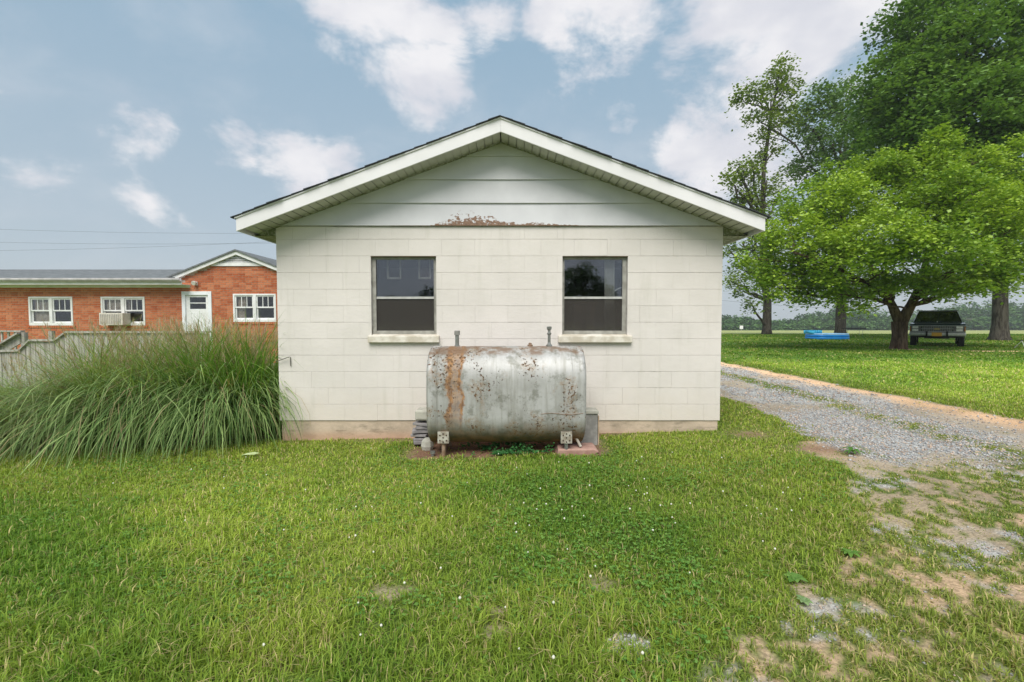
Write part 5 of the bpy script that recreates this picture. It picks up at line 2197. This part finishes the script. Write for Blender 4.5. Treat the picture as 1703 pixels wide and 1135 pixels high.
for s in (-1, 1):
    for kk, zc in ((0, .93), (1, .795)):
        for xi in (0, 1):
            pass
    m = MB()
    m.box(s * .76 - .19, s * .76 + .19, -.004, .03, .735, .99)
    part(m, 'headlight_bezel', M_bez, bevel=.01)
    for zc in (.93, .80):
        m = MB()
        m.box(s * .78 - .11, s * .78 + .11, -.018, -.005, zc - .05, zc + .05)
        part(m, 'headlight', M_lens, bevel=.008)
    m = MB()
    m.box(s * .965 - .02, s * .965 + .02, -.012, .05, .75, .97)
    part(m, 'turn_signal', grained('amber_lens', (.45, .18, .03), (.35, .12, .02), 20, .3, 0))
    m = MB()
    m.tube([(s * .93, 1.7, 1.25), (s * 1.08, 1.66, 1.27), (s * 1.10, 1.66, 1.33)], .012, 6)
    mr = part(m, 'mirror_arm', M_chrome)
    m = MB()
    m.box(s * 1.14 - .11, s * 1.14 + .11, 1.62, 1.69, 1.25, 1.37)
    part(m, 'mirror', M_chrome, mr, bevel=.015)
m = MB()
m.prism_x([(-.16, .53), (-.18, .60), (-.165, .665), (-.10, .685), (-.10, .53)], -1.0, 1.0)
bump = part(m, 'bumper', M_chrome, bevel=.012)
for s in (-1, 1):
    m = MB()
    m.box(s * .36 - .035, s * .36 + .035, -.215, -.17, .52, .74)
    part(m, 'bumper_guard', M_tyre, bump, bevel=.01)
m = MB()
m.box(-.18, .18, -.196, -.188, .52, .69)
pl_ = part(m, 'licence_plate', grained('plate_yellow', (.62, .34, .05), (.55, .30, .05), 9, .5, 0), bump)
m = MB()
m.box(-.10, .10, -.012, -.004, .83, .88)
part(m, 'badge', grained('brass_badge', (.5, .38, .12), (.4, .3, .1), 20, .3, 0, metal=.6))
m = MB()
m.box(-.45, .45, -.05, .10, .40, .50)
m.box(-.85, .85, .0, .5, .44, .51)
part(m, 'undertray', M_tyre)
for s in (-1, 1):
    for yy in (.96, 4.08):
        M4 = Matrix.Translation((s * .86, yy, .36)) @ Matrix.Rotation(PI / 2, 4, 'Y')
        m = MB()
        m.lathe([(.20, -.12), (.335, -.12), (.36, -.09), (.36, .09), (.335, .12), (.20, .12)], (0, 0, 0), 24, M4)
        wl = part(m, 'wheel', M_tyre)
        m = MB()
        m.lathe([(.20, -.10), (.21, -.121), (.10, -.105), (.06, -.13), (.06, .13), (.10, .105), (.21, .121), (.20, .10)], (0, 0, 0), 16, M4)
        part(m, 'rim', M_chrome, wl)

# ------------------------------------------------------------------ blue inflatable pool and other yard things
PXc, PYc = at(1375, 560, 32)[0], 32.0
pz = zf(PXc, PYc)
pool = thing('paddling_pool', (PXc, PYc, pz), 'bright blue inflatable paddling pool with a taller left end on the lawn', 'pool')
M_b1 = grained('pool_blue', (.015, .20, .62), (.02, .26, .68), 4, .35, 0)
M_b2 = grained('pool_pale', (.30, .55, .80), (.45, .68, .88), 4, .35, 0)
M_b3 = grained('pool_turquoise', (.03, .36, .62), (.06, .45, .66), 10, .5, .3, 20)


def ring(hx, hy, r, n=28, p=.55):
    o_ = []
    for i in range(n + 1):
        t = 2 * PI * i / n
        c, s = math.cos(t), math.sin(t)
        o_.append((hx * math.copysign(abs(c) ** p, c), hy * math.copysign(abs(s) ** p, s)))
    return o_


for zc, rr, mt, nm in ((.09, .10, M_b1, 'lower_ring'), (.24, .09, M_b1, 'middle_ring'), (.36, .055, M_b2, 'rim')):
    m = MB()
    m.tube([(x, y, zc) for x, y in ring(1.12, .85, rr)], rr, 10, cap=False)
    m.build(nm, mt, pool, world=False, smooth=True)
m = MB()
m.tube([(-1.08, .5, .50), (-1.15, .0, .48), (-1.08, -.4, .44)], .10, 10)
m.build('end_roll', M_b3, pool, world=False, smooth=True)
m = MB()
for i in range(8):
    m.tube([(-1.0 + i * .16, .8, .36), (-1.0 + i * .16, .82, .60)], .08, 8)
m.build('back_wall', M_b3, pool, world=False, smooth=True)
m = MB()
m.add([(-1.05, -.75, .03), (1.05, -.75, .03), (1.05, .75, .03), (-1.05, .75, .03)], [(0, 1, 2, 3)])
m.build('pool_floor', M_b2, pool, world=False)

x0, z0 = at(1404, 547, 40)
x1, _ = at(1436, 547, 40)
tb = thing('dark_table', ((x0 + x1) / 2, 40, zf(x0, 40)), 'thin black flat tabletop on spindly legs beside the middle tree trunk', 'table')
m = MB()
m.box(x0, x1, 39.7, 40.3, z0, z0 + .06)
m.build('tabletop', M_tyre, tb)
for xx in (x0 + .15, x1 - .2):
    for yy in (39.8, 40.2):
        m = MB()
        m.tube([(xx, yy, zf(x0, 40)), (xx, yy, z0)], .012, 6)
        m.build('leg', M_grl, tb)
x0, z0 = at(1233, 545, 140)
sg = thing('white_sign', (x0, 140, zf(x0, 140)), 'tiny white board on a post at the far edge of the field beside the building', 'sign')
m = MB()
m.box(x0 - .5, x0 + .5, 139.95, 140, z0 - .45, z0 + .55)
m.build('board', M_trim, sg)
m = MB()
m.box(x0 - .06, x0 + .06, 140.001, 140.1, zf(x0, 140) - .1, z0 + .3)
m.build('post', M_grey, sg)
x0 = at(1698, 575, 21)[0]
zz = zf(x0, 21)
lc = thing('folding_stool', (x0 + .3, 21, zz), 'low white framed folding stool with a dark seat cut off by the right edge', 'stool')
m = MB()
m.tube([(x0 - .02, 20.8, zz), (x0 + .04, 21.0, zz + .34), (x0 + .02, 21.3, zz)], .016, 6)
m.tube([(x0 + .6, 20.8, zz), (x0 + .56, 21.0, zz + .34), (x0 + .6, 21.3, zz)], .016, 6)
m.tube([(x0 + .04, 21.0, zz + .34), (x0 + .56, 21.0, zz + .34)], .014, 6)
m.build('stool_frame', M_trim, lc)
m = MB()
m.box(x0 + .03, x0 + .58, 20.75, 21.25, zz + .345, zz + .365)
m.build('seat', M_tyre, lc)

# power lines
M_wire = grained('wire_black', (.10, .10, .11), (.07, .07, .08), 3, .6, 0)


def wire(a, b, sag, label, r=.009, n=24):
    m = MB()
    A, B = Vector(a), Vector(b)
    m.tube([A.lerp(B, i / n) - Vector((0, 0, 4 * sag * (i / n) * (1 - i / n))) for i in range(n + 1)], r, 5)
    o = m.build('power_line', M_wire, None)
    tag(o, label, 'wire', 'thin power lines in the sky')
    return o


def w3(px, py, Y):
    x, z = at(px, py, Y)
    return (x, Y, z)


wire(w3(-120, 377, 45), w3(640, 386, 45), .35, 'highest of the three thin power lines over the brick house')
wire(w3(-120, 400, 45), w3(640, 400, 45), .35, 'middle one of the three thin power lines over the brick house')
wire(w3(-120, 418, 45), w3(640, 391, 45), .35, 'lowest power line over the brick house, rising to the right')
wire(w3(1200, 500, 110), w3(1900, 528, 70), .8, 'single power line low over the distant woods at right', .022)
for (px, py), lb in (((-120, 360), 'wooden utility pole beyond the left edge carrying the lines'), ((640, 370), 'wooden utility pole hidden behind the white building')):
    x, z = at(px, py, 45.12)
    t = thing('utility_pole', (x, 45.12, zf(x, 45)), lb, 'pole')
    m = MB()
    m.tube([(x, 45.12, zf(x, 45) - .3), (x, 45.12, z)], [.15, .10], 10)
    m.build('pole', M_bark, t)
    m = MB()
    m.box(x - .06, x + .06, 44.98, 45.06, z - 3.0, z - .3)
    m.build('line_bracket', M_grey, t)

# ------------------------------------------------------------------ summer haze over the whole place
hm = bpy.data.materials.new('haze_air')
hm.use_nodes = True
ht = hm.node_tree
for n in list(ht.nodes):
    ht.nodes.remove(n)
ho_ = ht.nodes.new('ShaderNodeOutputMaterial')
hv = ht.nodes.new('ShaderNodeVolumePrincipled')
hv.inputs['Color'].default_value = (.96, .98, 1.0, 1)
hv.inputs['Density'].default_value = .0006
hv.inputs['Anisotropy'].default_value = .2
ht.links.new(hv.outputs[0], ho_.inputs['Volume'])
m = MB()
m.box(-700, 700, -460, 700, -5.2, 34)
hz_ = m.build('haze', hm)
tag(hz_, 'pale summer haze in the air over the yard and field', None, None, 'stuff')
